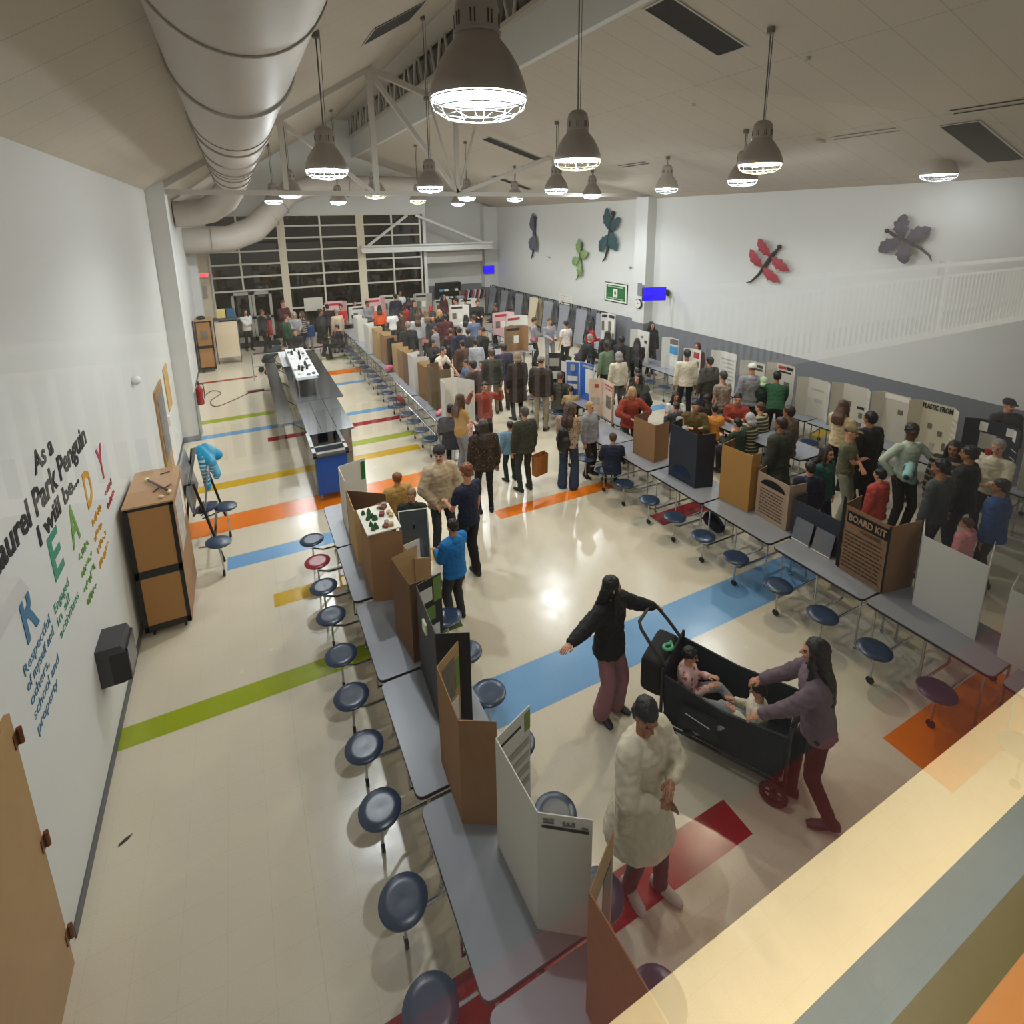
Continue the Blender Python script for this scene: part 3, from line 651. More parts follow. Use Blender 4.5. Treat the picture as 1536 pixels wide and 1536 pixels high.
def strokes(parent, p, q, z0, z1, rows, m, seed=1, u0=.08, u1=.92, h=.4):
    rr = random.Random(seed); b = MB(); dx, dy = p[0] - q[0], p[1] - q[1]; L = sqrt(dx * dx + dy * dy)
    for r in range(rows):
        z = z1 - (z1 - z0) * (r + .5) / rows; u = u0; hh = (z1 - z0) / rows * h
        while u < u1 - .03:
            w = rr.uniform(.03, .12); w = min(w, u1 - u)
            P = [(q[0] + dx * uu - .003, q[1] + dy * uu, zz) for uu, zz in ((u, z - hh / 2), (u + w, z - hh / 2), (u + w, z + hh / 2), (u, z + hh / 2))]
            b.add(P, [(0, 1, 2, 3), (3, 2, 1, 0)]); u += w + rr.uniform(.012, .03)
    return b.build('printed_text', m, parent, smooth=False)
brn_ink = mat('brown_ink', '57402f', .8)
kid = [o for o in COL.objects if o.get('label', '').startswith('cardboard box board')][0]
cx = Vector(kid.location)
def loc2(p): return (p[0] - cx.x, p[1] - cx.y)
strokes(kid, loc2((6.355, 4.34)), loc2((6.385, 4.87)), .8, 1.22, 9, brn_ink, 4, .12, .85, .35)
b = MB(); q, p = loc2((6.385, 4.87)), loc2((6.355, 4.34))
arch = [(q[0] + (p[0] - q[0]) * (.5 + .38 * cos(a)) - .003, q[1] + (p[1] - q[1]) * (.5 + .38 * cos(a)), 1.26 + .11 * sin(a)) for a in [i * pi / 10 for i in range(11)]]
b.add(arch, [tuple(range(11)), tuple(range(10, -1, -1))]); b.build('printed_arch', ink, kid, smooth=False)
kid = [o for o in COL.objects if o.get('label', '').startswith('dark blue black trifold')][0]; cx = Vector(kid.location)
q, p = loc2((6.148, 6.42)), loc2((6.158, 5.83)); b = MB()
arch = [(q[0] + (p[0] - q[0]) * (.5 + .33 * cos(a)) - .003, q[1] + (p[1] - q[1]) * (.5 + .33 * cos(a)), .86 + .16 * sin(a)) for a in [i * pi / 10 for i in range(11)]]
b.add(arch, [tuple(range(11)), tuple(range(10, -1, -1))]); b.build('printed_arch', mat('emblem_blue', '26365e', .6), kid, smooth=False)
# black low board with clear frames
t = thing('display_board', 'low dark navy board with two clear frames leaning against it, right row', 'display board', (6.38, 3.93, 0), 0, 'project display boards')
b = MB(); b.b2((0, -.31, .745), (.01, .33, 1.26)); b.build('back_panel', navyb, t, smooth=False)
b = MB(); b.b2((0, .33, .745), (.26, .34, 1.3)); b.build('side_panel', navyb, t, smooth=False)
fr_m = mat('clear_acrylic', '6c7078', .08, coat=1)
for y in (-.14, .15):
    b = MB(); b.box((-.045, y, .9), (.006, .25, .3), M=Matrix.Rotation(R(14), 3, 'Y')); o = b.build('acrylic_frame', fr_m, t, smooth=False)
    b = MB(); b.box((-.085, y, .752), (.02, .25, .008)); b.build('frame_foot', paper, t, smooth=False)
# BOARD KIT box
t = trifold('brown cardboard box printed BOARD KIT on the right row', (6.2, 2.97), (6.23, 3.53), (6.64, 2.89), (6.62, 3.56), 1.6, mat('kit_card', '856449', .85, var=.08, scale=14), card_d, spec=gen)
cx = Vector(t.location); q, p = loc2((6.226, 3.53)), loc2((6.196, 2.97)); dv = (Vector((p[0], p[1], 0)) - Vector((q[0], q[1], 0))).normalized()
b = MB(); b.add([(q[0] + (p[0] - q[0]) * u - .002, q[1] + (p[1] - q[1]) * u, z) for u, z in ((.1, 1.4), (.96, 1.4), (.96, 1.55), (.1, 1.55))], [(0, 1, 2, 3), (3, 2, 1, 0)]); b.build('printed_band', ink, t, smooth=False)
text_mesh('printed_word', 'BOARD KIT', .12, mat('kit_letter', 'a8896b', .8), wallM((q[0] + (p[0] - q[0]) * .13 - .005, q[1] + (p[1] - q[1]) * .13, 1.435), dv, (0, 0, 1)), .001, t, .44, .003)
text_mesh('printed_word', 'HEADER', .06, brn_ink, wallM((q[0] + (p[0] - q[0]) * .4 - .005, q[1] + (p[1] - q[1]) * .4, 1.335), dv, (0, 0, 1)), .001, t, .24, .002)
strokes(t, p, q, .8, 1.3, 10, brn_ink, 9, .1, .9, .34)
b = MB(); b.add([(q[0] + (p[0] - q[0]) * u - .004, q[1] + (p[1] - q[1]) * u, z) for u, z in ((-.02, .76), (.05, .76), (.05, 1.7), (-.02, 1.7))], [(0, 1, 2, 3), (3, 2, 1, 0)])
b.add([(q[0] + (p[0] - q[0]) * u - .004, q[1] + (p[1] - q[1]) * u, z) for u, z in ((.96, .75), (1.0, .75), (1.0, 1.6), (.96, 1.6))], [(0, 1, 2, 3), (3, 2, 1, 0)]); b.build('edge_tape', blackb, t, smooth=False)
trifold('big plain white trifold on the right row behind the walking woman', (6.29, 2.12), (6.32, 2.72), (6.85, 2.3), (6.7, 2.9), 1.6, whiteb, blackb, z1a=1.3)
trifold('white trifold cropped by the right picture edge under the red reflection', (6.25, 1.3), (6.24, 1.92), (6.6, 1.2), (6.62, 2.0), 1.5, whiteb, whiteb, spec=gen)
b = MB(); b.ell((0, 0, .09), (.13, .1, .1), 14, 8); tag(b.build('crumpled_cloth', mat('teal_cloth', '3f7f8c', .8, var=.3)), 'teal crumpled cloth behind the white board at the right picture edge', 'cloth').location = (6.45, 1.6, .745)
# middle row
MR = [('white trifold at the far end of the middle row', (3.62, 19.5), (3.6, 20.2), (3.95, 19.4), (3.95, 20.3), 1.62, whiteb, whiteb),
      ('long white trifold beside the seated person in black, middle row', (3.6, 17.6), (3.58, 18.3), (3.98, 17.5), (3.95, 18.4), 1.65, whiteb, whiteb),
      ('brown cardboard trifold behind the long white one, middle row', (3.66, 16.7), (3.64, 17.3), (4.0, 16.6), (4.0, 17.4), 1.65, card_l, card_l),
      ('brown cardboard trifold next to the pink object, middle row', (3.68, 15.9), (3.68, 16.4), (4.05, 15.8), (4.05, 16.5), 1.65, card, card_l),
      ('narrow black board in the middle row', (3.72, 15.35), (3.72, 15.7), (3.95, 15.3), (3.95, 15.75), 1.6, blackb, blackb),
      ('brown cardboard trifold, third before the tall white board, middle row', (3.74, 14.65), (3.72, 15.15), (4.05, 14.6), (4.05, 15.2), 1.56, card_l, card_l),
      ('brown cardboard trifold, second before the tall white board, middle row', (3.72, 14.05), (3.7, 14.5), (4.05, 13.95), (4.02, 14.6), 1.56, card, card_l),
      ('brown cardboard trifold touching the tall white board, middle row', (3.7, 13.45), (3.7, 13.95), (4.02, 13.35), (4.0, 14.0), 1.6, card_d, card_l),
      ('tall white trifold standing out in the middle row', (3.68, 12.85), (3.66, 13.3), (4.0, 12.75), (4.0, 13.4), 1.68, whiteb, whiteb),
      ('brown cardboard trifold with pale papers on top, middle row', (3.72, 12.05), (3.7, 12.6), (4.05, 11.95), (4.05, 12.7), 1.6, card, card_l),
      ('tall olive brown printed cardboard trifold, middle row', (3.72, 11.3), (3.7, 11.85), (4.05, 11.2), (4.02, 11.95), 1.72, mat('olive_card', '6b5a3c', .85, var=.15), card_d),
      ('blank white trifold opening toward the camera at the near end of the middle row', (4.0, 10.72), (3.65, 10.78), (4.25, 10.3), (3.62, 10.4), 1.66, whiteb, paper)]
for lab, A, B, wa, wb, z1, mo, mi in MR: trifold(lab, A, B, wa, wb, z1, mo, mi, spec=None)
# display tables in the centre
trifold('bright blue trifold with white border and pale label strips', (7.17, 10.01), (7.10, 10.54), (6.98, 9.8), (6.85, 10.78), 1.66, whiteb, blueb, spec=[(.1, .6, .2, .85, paper), (.15, .8, .88, .94, greyp)], sb=[(.15, .85, .45, .58, paper), (.15, .85, .24, .36, paper), (.35, .65, .72, .9, greyp), (.0, .06, 0, 1, paper), (.94, 1, 0, 1, paper), (0, 1, .96, 1, paper)])
trifold('pinkish trifold with triangle picture beside the blue one', (6.78, 8.77), (6.84, 9.25), (6.6, 8.6), (6.58, 9.4), 1.6, mat('pinkish_board', 'b99a7c', .7, var=.06), mat('pinkish_face', 'd2bcab', .7, var=.06), spec=[(.1, .8, .86, .9, ink_r), (.1, .7, .78, .81, ink_r), (.25, .65, .3, .62, PH)], sb=[(.3, .6, .75, .85, ink_r), (.2, .5, .3, .5, greyp), (.55, .85, .3, .5, greyp)])
trifold('black board with two pale sheets on the centre tables', (7.15, 10.98), (7.12, 11.45), (6.98, 10.9), (6.86, 11.62), 1.66, blackb, blackb, spec=[(.1, .9, .5, .8, paper)], sb=[(.1, .9, .62, .85, greyp), (.1, .9, .25, .48, paper)])
def open_cam(lab, x, y, w, z1, mo, mi, spec=None, sa=None, sb=None, dx=.42):
    """board on the right wall tables, opening toward -X"""
    w = w * .72; dx = .17
    trifold(lab, (x, y - w / 2), (x, y + w / 2), (x - dx, y - w / 2 - .15), (x - dx, y + w / 2 + .15), z1, mo, mi, spec=spec, sa=sa, sb=sb)
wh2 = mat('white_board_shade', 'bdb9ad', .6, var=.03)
open_cam('very tall white trifold with header before the folded tables', 11.1, 14.6, .6, 1.85, whiteb, whiteb, gen, gen, gen)
open_cam('white trifold with scattered small prints left of the blue pictured one', 10.7, 12.5, .75, 1.68, whiteb, whiteb, [(.2, .4, .6, .7, ink), (.5, .7, .75, .82, PH), (.3, .5, .4, .48, PH)], lines(greyp))
open_cam('trifold covered in bright blue and green pictures', 10.8, 11.3, .5, 1.66, whiteb, whiteb, [(.05, .95, .5, .75, mat('sky_blue', '3f8fc0', .6)), (.05, .95, .8, .97, PH), (.1, .9, .1, .4, paper)], [(.1, .9, .1, .35, MATS['sky_blue']), (.1, .9, .5, .7, PH), (.1, .9, .8, .92, MATS['sky_blue'])])
open_cam('small white board with reddish pictures left of the cream shirt', 10.7, 10.35, .45, 1.55, card_l, whiteb, [(.2, .8, .7, .9, ink_r), (.2, .8, .4, .6, PH)])
open_cam('wide white trifold behind the olive hoodie along the right wall', 10.75, 9.35, .7, 1.68, card, whiteb, lines(greyp), lines(greyp))
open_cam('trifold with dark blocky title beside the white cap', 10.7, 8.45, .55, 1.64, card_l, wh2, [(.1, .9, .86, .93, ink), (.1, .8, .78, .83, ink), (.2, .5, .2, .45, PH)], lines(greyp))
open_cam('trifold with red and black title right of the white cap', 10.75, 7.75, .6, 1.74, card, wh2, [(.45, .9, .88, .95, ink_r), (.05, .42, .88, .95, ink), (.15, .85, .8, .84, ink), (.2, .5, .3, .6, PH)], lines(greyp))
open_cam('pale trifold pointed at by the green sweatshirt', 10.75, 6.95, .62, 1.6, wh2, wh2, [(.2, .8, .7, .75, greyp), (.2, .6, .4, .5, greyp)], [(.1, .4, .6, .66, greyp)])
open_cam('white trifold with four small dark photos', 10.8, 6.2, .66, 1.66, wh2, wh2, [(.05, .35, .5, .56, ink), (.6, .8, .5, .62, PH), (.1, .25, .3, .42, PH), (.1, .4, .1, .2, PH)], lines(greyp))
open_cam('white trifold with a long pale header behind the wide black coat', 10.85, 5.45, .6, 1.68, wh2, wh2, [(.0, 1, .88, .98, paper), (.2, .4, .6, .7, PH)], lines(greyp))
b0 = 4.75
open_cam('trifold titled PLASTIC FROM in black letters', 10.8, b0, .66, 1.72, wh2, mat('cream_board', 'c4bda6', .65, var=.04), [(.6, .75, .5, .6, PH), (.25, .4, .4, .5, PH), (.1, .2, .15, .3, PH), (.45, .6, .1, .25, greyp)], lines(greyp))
pb = [o for o in COL.objects if 'PLASTIC' in o.get('label', '')][0]
text_mesh('title_word', 'PLASTIC', .13, ink, wallM((-.015 , .235, .745 + .85), (0, -1, 0), (0, 0, 1)), .003, pb, .24, .004)
text_mesh('title_word', 'FROM', .13, ink, wallM((-.015, -.03, .745 + .85), (0, -1, 0), (0, 0, 1)), .003, pb, .2, .004)
open_cam('black trifold with white bordered sheets near the right picture edge', 10.8, 3.9, .62, 1.66, blackb, navyb, [(0, .2, .8, .95, paper), (.45, .95, .45, .75, greyp), (.3, .9, .36, .38, paper), (.45, .95, .15, .3, blackb), (.75, 1, .78, .95, paper)], [(.1, .5, .75, .95, paper), (.1, .9, .6, .61, paper), (.1, .9, .45, .46, paper)])
open_cam('pale trifold at the right picture edge behind the cream sweater', 10.75, 3.05, .66, 1.64, wh2, wh2, lines(greyp), lines(greyp))
# far boards
FB = [((7.85, 15.6), 'white trifold with brown cardboard back near the man with glasses', whiteb, card, 1.6), ((8.65, 18.2), 'pink and white poster trifold by the wall tables', whiteb, mat('pink_sheet', 'd2a9aa', .7, var=.3), 1.6),
      ((8.75, 17.3), 'white and cardboard trifold right of the pink posters', card, whiteb, 1.6), ((7.9, 20.8), 'white trifold in the far crowd with cardboard back', card, whiteb, 1.6),
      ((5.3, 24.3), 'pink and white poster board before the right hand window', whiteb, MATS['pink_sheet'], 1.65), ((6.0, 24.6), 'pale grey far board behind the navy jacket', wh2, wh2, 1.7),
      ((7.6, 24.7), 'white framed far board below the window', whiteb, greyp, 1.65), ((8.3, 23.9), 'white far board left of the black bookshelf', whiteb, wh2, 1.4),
      ((3.55, 23.9), 'pink and white poster stand before the tall windows', whiteb, MATS['pink_sheet'], 1.7), ((4.45, 23.6), 'small white poster board with dark prints at the cream column', whiteb, whiteb, 1.45),
      ((9.3, 23.3), 'white and orange cardboard board at the far right corner', card, whiteb, 1.45)]
for (x, y), lab, mo, mi, z1 in FB:
    trifold(lab, (x - .3, y), (x + .3, y), (x - .45, y - .25), (x + .45, y - .25), z1, mo, mi, z0=.745, spec=[(.1, .9, .8, .9, ink_r if 'pink' in lab else ink), (.15, .45, .3, .6, PH), (.55, .85, .3, .6, paper)])
for i, (x, y) in enumerate(((7.85, 15.75), (5.6, 24.45), (7.9, 21.0), (7.9, 24.3), (3.9, 23.8), (9.3, 23.5))):
    t = thing('folding_table', 'dark edged folding table under ' + ('the white trifold near the man with glasses', 'the far pink poster board', 'the far cardboard backed trifold', 'the white framed far board', 'the pink poster stand by the windows', 'the far corner cardboard board')[i], 'table', (x, y, 0), 0, 'far folding tables')
    b = MB(); b.b2((-.75, -.38, .715), (.75, .38, .742)); b.build('tabletop', lam, t, smooth=False)
    for sx in (-.65, .65):
        for sy in (-.3, .3): b = MB(); b.cyl((sx, sy, .715), (sx, sy, 0), .016, n=6); b.build('leg', black_m, t)
# pale blank board on easel in front of the windows
t = thing('presentation_board', 'blank pale grey board standing before the tall windows', 'board', (2.75, 24.4, 0))
b = MB(); b.b2((-.38, -.01, 1.28), (.38, .01, 1.85)); b.build('panel', wh2, t, smooth=False)
for s in (-.3, .3): b = MB(); b.cyl((s, .02, 1.3), (s * 1.2, .02, 0), .015, n=6); b.build('leg', black_m, t)

# ------------------------------------------------------------------ railing along the middle row
t = thing('steel_railing', 'two bar stainless railing along the stools of the middle row', 'railing', (3.45, 10.6, 0))
for z in (.8, .45):
    b = MB(); b.tube([(0, 0, z - .06), (0, .015, z - .015), (0, .06, z), (0, 7.0, z)], .018, 8); b.build('rail', chrome, t)
for y in (0, 1.65, 3.3, 5.0, 6.9): b = MB(); b.cyl((0, y, 0), (0, y, .8 if y else .78), .018, n=8); b.build('post', chrome, t)
t = thing('steel_railing', 'small two bar railing crossing behind the steel serving counter', 'railing', (.1, 18.9, 0))
for z in (.85, .45): b = MB(); b.cyl((0, 0, z), (2.1, -.1, z), .018, n=8); b.build('rail', chrome, t)
for x, y in ((0, 0), (2.1, -.1)): b = MB(); b.cyl((x, y, 0), (x, y, .85), .018, n=8); b.build('post', chrome, t)

# ------------------------------------------------------------------ serving counter and carts
ss = mat('stainless', '7d7f80', .24, 1, var=.15, scale=4)
t = thing('serving_counter', 'long stainless steel serving counter with tray shelf', 'counter', (0, 0, 0))
b = MB(); b.b2((.95, 10.85, .1), (1.72, 18.2, .86)); b.build('cabinet_body', ss, t, smooth=False)
b = MB()
for k, (x0, x1) in enumerate(((.88, 1.15), (1.16, 1.45), (1.46, 1.78))): b.b2((x0, 10.8, .87), (x1, 13.0, .9))
b.b2((.88, 13.02, .87), (1.95, 18.3, .9)); b.build('countertop', ss, t, smooth=False)
b = MB(); b.b2((.42, 11.9, .8), (.72, 17.6, .83)); b.b2((.42, 11.9, .83), (.44, 17.6, .86)); b.b2((.7, 11.9, .83), (.72, 17.6, .86)); b.build('tray_shelf', mat('bright_steel', 'a9aba8', .18, 1), t, smooth=False)
b = MB(); [b.cap((.57, y, .8), (.95, y, .5), .015, n=6) for y in (12.2, 14, 15.8, 17.4)]; b.build('shelf_bracket', ss, t)
b = MB(); b.b2((.95, 10.86, 0), (1.0, 18.2, .1)); b.b2((1.65, 10.86, 0), (1.7, 18.2, .1)); b.build('leg', ss, t, smooth=False)
b = MB(); b.b2((1.0, 13.8, 1.2), (1.5, 17.4, 1.215)); b.build('upper_shelf', mat('steel_glass', '9fa6a8', .35, .3), t, smooth=False)
b = MB(); [b.cyl((x, y, .9), (x, y, 1.2), .018, n=8) for x in (1.04, 1.46) for y in (13.9, 15.2, 17.3)]; b.build('shelf_post', chrome, t)
b = MB(); b.b2((1.02, 14.0, 1.216), (1.55, 17.5, 1.222)); b.b2((.85, 16.2, 1.0), (1.25, 18.2, 1.006)); tag(b.build('white_tablecloth', mat('white_cloth', 'd6dadf', .6, var=.05), smooth=False), 'white paper cloth spread along the top of the steel counter', 'cloth')
rr = random.Random(5)
for k in range(22):
    x, y = rr.uniform(1.08, 1.48), rr.uniform(14.1, 17.3); b = MB()
    if k % 3 == 0: b.lathe([(.03, 0), (.035, .1), (.012, .13), (.012, .16)], 8)
    elif k % 3 == 1: b.box((0, 0, .02), (.1, .07, .04), rr.uniform(0, 3))
    else: b.ell((0, 0, .03), (.05, .04, .03), 8, 5)
    o = b.build(['bottle', 'small_box', 'tool'][k % 3], [black_m, paper, mat('mixed_grey', '66615e', .5)][k % 3]); o.location = (x, y, 1.223)
    tag(o, ['dark little bottle on the white cloth of the steel counter', 'white little box on the white cloth of the steel counter', 'dark grey lump on the white cloth of the steel counter'][k % 3], ['bottle', 'box', 'object'][k % 3], ['little bottles on the counter', 'little boxes on the counter', 'grey lumps on the counter'][k % 3])
t = thing('food_cart', 'steel food cart with open well and bright blue front', 'cart', (0, 0, 0))
b = MB(); b.b2((.84, 9.62, .88), (1.46, 9.72, .95)); b.b2((.84, 10.7, .88), (1.6, 10.78, .93)); b.b2((.84, 9.62, .86), (.9, 10.78, .95)); b.b2((1.4, 9.62, .86), (1.46, 10.78, .95)); b.b2((.84, 9.95, .86), (1.46, 10.02, .95)); b.build('top_frame', ss, t, smooth=False)
b = MB(); b.b2((.9, 10.02, .5), (1.4, 10.7, .52)); b.b2((.9, 10.02, .5), (.915, 10.7, .86)); b.b2((1.385, 10.02, .5), (1.4, 10.7, .86)); b.b2((.9, 9.72, .78), (1.4, 9.95, .8)); b.build('well', mat('well_dark', '34302e', .3, .8), t, smooth=False)
b = MB(); b.b2((.88, 9.66, .14), (1.42, 9.7, .87)); b.build('front_panel', mat('cart_blue', '17479c', .35), t, smooth=False)
b = MB(); b.b2((.86, 9.7, .14), (.885, 10.76, .86)); b.b2((1.41, 9.7, .14), (1.44, 10.76, .86)); b.build('side_panel', ss, t, smooth=False)
for x in (.93, 1.37):
    for y in (9.74, 10.65): b = MB(); b.cyl((x - .015, y, .06), (x + .015, y, .06), .06, n=14); b.b2((x - .025, y - .03, .08), (x + .025, y + .03, .14)); b.build('caster', mat('caster_grey', '8e8b88', .5), t)

# ------------------------------------------------------------------ folding wall tables cabinets (brown lockers on wheels)
def locker(lab, x0, x1, y0, y1, z1, paperside=True):
    t = thing('table_cabinet', lab, 'cabinet', (x0, y0, 0), 0, 'brown panel cabinets'); W, D = x1 - x0, y1 - y0
    pm = mat('tan_panel', 'a0723f', .6, var=.05, scale=10)
    b = MB(); b.b2((0, 0, .1), (W, D, z1)); b.build('body', mat('tan_shell', '9a7350', .65, var=.05), t, smooth=False)
    b = MB(); e = .045
    for a, c in (((0, .1), (e, z1)), ((W - e, .1), (W, z1)), ((0, .1), (W, .18)), ((0, z1 - .04), (W, z1)), ((0, z1 * .5 - .05), (W, z1 * .5 + .05))): b.b2((a[0], -.012, a[1]), (c[0], 0, c[1]))
    b.build('face_frame', black_m, t, smooth=False)
    for za, zb in ((.18, z1 * .5 - .05), (z1 * .5 + .05, z1 - .04)): b = MB(); b.b2((e, -.006, za), (W - e, .002, zb)); b.build('front_panel', pm, t, smooth=False)
    b = MB(); b.b2((-.01, -.02, z1), (W + .01, D + .01, z1 + .02)); b.build('top_panel', mat('tan_top', 'a98560', .5, var=.04), t, smooth=False)
    for x in (.08, W - .08):
        for y in (.08, D - .08): b = MB(); b.cyl((x - .012, y, .045), (x + .012, y, .045), .045, n=12); b.build('caster', rub, t)
    if paperside: b = MB(); b.b2((W, .12, .98), (W + .006, D * .62, z1 - .1)); b.build('taped_poster', mat('child_poster', 'b9b2ab', .6, var=.6, scale=10), t, smooth=False); b = MB(); b.b2((W, D * .66, 1.15), (W + .006, D * .86, z1 - .12)); b.build('taped_sheet', paper, t, smooth=False)
    return t
locker('tall brown cabinet on wheels with posters on its side, beside the lettering wall', -1.5, -1.0, 7.16, 8.2, 1.76)
b = MB(); b.cyl((-1.33, 7.83, 1.81), (-1.04, 7.33, 1.81), .014, n=8, mi=0); b.ell((-1.33, 7.83, 1.81), (.03, .03, .025), 10, 6, 1); b.ell((-1.04, 7.33, 1.81), (.025, .035, .022), 10, 6, 1); tag(b.build('mallet', [mat('mallet_shaft', '2b1c28', .5), mat('mallet_head', 'd9cf9a', .6)]), 'dark stick with pale rounded ends lying on the near cabinet', 'stick')
for i, (x, y, a) in enumerate(((-1.15, 8.0, .3), (-1.2, 7.5, 1.1), (-1.08, 7.55, .9))): b = MB(); b.box((x, y, 1.79), (.11, .014, .012), a); tag(b.build('short_stick', brn_ink, smooth=False), ['short brown stick at the back of the near cabinet top', 'short stick left of the dark mallet on the cabinet', 'short stick right of the dark mallet on the cabinet'][i], 'stick')
b = MB(); b.ell((-1.12, 7.25, 1.8), (.03, .025, .02), 10, 6); tag(b.build('pebble', cream_m), 'small pale lump at the front edge of the near cabinet top', 'object')
locker('far brown cabinet with a small picture, beside the cream cabinet', -1.5, -1.0, 20.8, 21.5, 1.78, False)
b = MB(); b.b2((-1.36, 20.775, 1.15), (-1.14, 20.787, 1.45)); tag(b.build('small_poster', photo_m, smooth=False), 'small dark picture taped on the far brown cabinet', 'poster')
t = thing('folded_table_cart', 'cream fronted upright folded cabinet beside the far brown cabinet', 'cabinet', (-.95, 21.7, 0))
b = MB(); b.b2((0, 0, .25), (.72, .08, 1.55)); b.build('front_panel', cream_m, t, smooth=False); b = MB(); b.b2((-.03, .0, 1.6), (.75, .3, 1.68)); b.b2((-.03, .02, .12), (.0, .3, 1.66)); b.b2((.72, .02, .12), (.75, .3, 1.66)); b.build('frame', mat('slate_frame', '4a5058', .5), t, smooth=False)
for x in (0, .72): b = MB(); b.cyl((x - .01, .15, .06), (x + .01, .15, .06), .06, n=12); b.build('caster', rub, t)
for i, (x, m, l) in enumerate(((-.82, mat('yellow_bin', 'd8c37a', .5), 'pale yellow folder box on the far cream cabinet'), (-.52, mat('blue_bin', '2a5c7a', .5), 'blue folder box on the far cream cabinet'))): b = MB(); b.b2((x, 21.75, 1.69), (x + .26, 21.95, 2.0)); tag(b.build('folder_box', m, smooth=False), l, 'box')
b = MB(); b.ell((-1.3, 21.1, 1.86), (.14, .1, .07), 12, 6); tag(b.build('black_bag', black_m), 'small black lump on top of the far brown cabinet', 'bag')

# folded-up lunch tables
def folded(lab, loc, rz, pm, seats=True, h=1.62):
    t = thing('folded_table', lab, 'table', loc, rz, 'folded cafeteria tables')
    b = MB(); M1 = Matrix.Rotation(R(8), 3, 'Y')
    b.box((-.17, 0, h * .53), (.025, .76, h * .62 + .35), M=M1); b.build('tabletop', pm, t, smooth=False)
    b = MB(); b.box((.17, 0, h * .53), (.025, .76, h * .62 + .35), M=Matrix.Rotation(R(-8), 3, 'Y')); b.build('tabletop', pm, t, smooth=False)
    b = MB()
    for s in (-.36, .36):
        b.tube([(-.3, s, .08), (-.05, s, h), (.05, s, h), (.3, s, .08)], .022, 6); b.cyl((-.2, s, .6), (.2, s, .6), .015, n=6)
    b.cyl((0, -.36, h), (0, .36, h), .02, n=6); b.build('frame', black_m, t)
    if seats:
        for z in (.6, 1.15):
            for s in (1,):
                for y in (-.2, .2):
                    b = MB(); b.lathe([(.12, -.012), (.13, 0), (.12, .014)], 14); b.tf(Matrix.Translation((s * (.36 - z * .09), y, z)) @ Matrix.Rotation(R(80 * s), 4, 'Y')); b.build('seat', seat_m, t)
    for x in (-.3, .3):
        for y in (-.36, .36): b = MB(); b.cyl((x, y - .01, .05), (x, y + .01, .05), .05, n=10); b.build('caster', rub, t)
    return t
Yw = [25.7, 24.3, 22.7, 21.3, 20.0, 18.7, 17.45, 16.1]
f0 = None
for i, y in enumerate(Yw):
    lab = 'folded upright grey table against the right wall, ' + ('first from the far corner', 'second from the far corner', 'third from the far corner', '', 'just right of the cream one', 'second right of the cream one', 'below the green framed sign', 'nearest the pilaster')[i]
    if i == 3: folded('folded upright cream table against the right wall, only cream one', (11.9, y, 0), 0, cream_m, True)
    elif f0 is None: f0 = folded(lab, (11.9, y, 0), 0, lam, True)
    else: dup(f0, (11.9, y, 0), 0, lab)
# folded table with jacket at left wall
t = thing('folded_table', 'half folded grey table with navy stools left of the counter carrying a blue striped jacket', 'table', (-.95, 8.9, 0), 0, 'folded cafeteria tables')
b = MB(); b.box((.16, .45, 1.05), (.024, 1.1, .66), M=Matrix.Rotation(R(10), 3, 'Y')); b.build('tabletop', lam, t, smooth=False)
b = MB(); b.box((-.1, .45, 1.05), (.024, 1.1, .66), M=Matrix.Rotation(R(-10), 3, 'Y')); b.build('tabletop', lam, t, smooth=False)
b = MB()
for y in (-.5, .95): b.tube([(-.28, y, .06), (-.05, y, 1.38), (.05, y, 1.38), (.3, y, .06)], .02, 6)
b.cyl((0, -.5, 1.38), (0, .95, 1.38), .02, n=6); b.cyl((.2, -.5, .35), (.2, .95, .35), .018, n=6); b.cyl((0, -.5, .9), (0, .95, .4), .018, n=6); b.build('frame', black_m, t)
for x, y, z, rx in ((.1, .26, .62, -8), (.36, .3, .55, 6), (.28, -.78, .55, 8)):
    b = MB(); b.lathe([(.15, -.02), (.17, -.005), (.17, .01), (.15, .02), (.02, .02)], 24); b.tf(Matrix.Translation((x, y, z)) @ Matrix.Rotation(R(rx), 4, 'Y')); b.build('seat', seat_m, t)
    b = MB(); b.cyl((x, y, z - .02), (x + .02, y, .08), .014, n=6); b.cyl((x, y, z - .05), (.02, y * .8, z - .1), .014, n=6); b.build('seat_post', chrome, t)
    b = MB(); b.cyl((x + .0, y, .05), (x + .03, y, .05), .05, n=12); b.build('caster', rub, t)
def blob(parts, vox, m, name, parent=None, sm=4):
    b = MB(); 
    for p in parts: b.cap(*p)
    return rem(b, name, m, vox, sm, parent)
# ------------------------------------------------------------------ remeshed organic shapes
def rem_mesh(b, name, mats, vox, sm=4, paint=None):
    me = b.mesh(name + '_raw', mats, False); o = bpy.data.objects.new('tmp', me); COL.objects.link(o)
    r = o.modifiers.new('r', 'REMESH'); r.mode = 'VOXEL'; r.voxel_size = vox
    if sm: s_ = o.modifiers.new('s', 'SMOOTH'); s_.iterations = sm; s_.factor = .5
    dg = bpy.context.evaluated_depsgraph_get(); dg.update()
    out = bpy.data.meshes.new_from_object(o.evaluated_get(dg)); bpy.data.objects.remove(o); bpy.data.meshes.remove(me)
    out.name = name; out.materials.clear()
    for m in (mats if isinstance(mats, (list, tuple)) else [mats]): out.materials.append(m)
    for p in out.polygons:
        p.use_smooth = True; p.material_index = paint(p.center) if paint else 0
    return out
def rem(b, name, m, vox, sm=4, parent=None): return link(name, rem_mesh(b, name, m, vox, sm), parent)
def displace(me, fn):
    for v in me.vertices: v.co = fn(v.co)

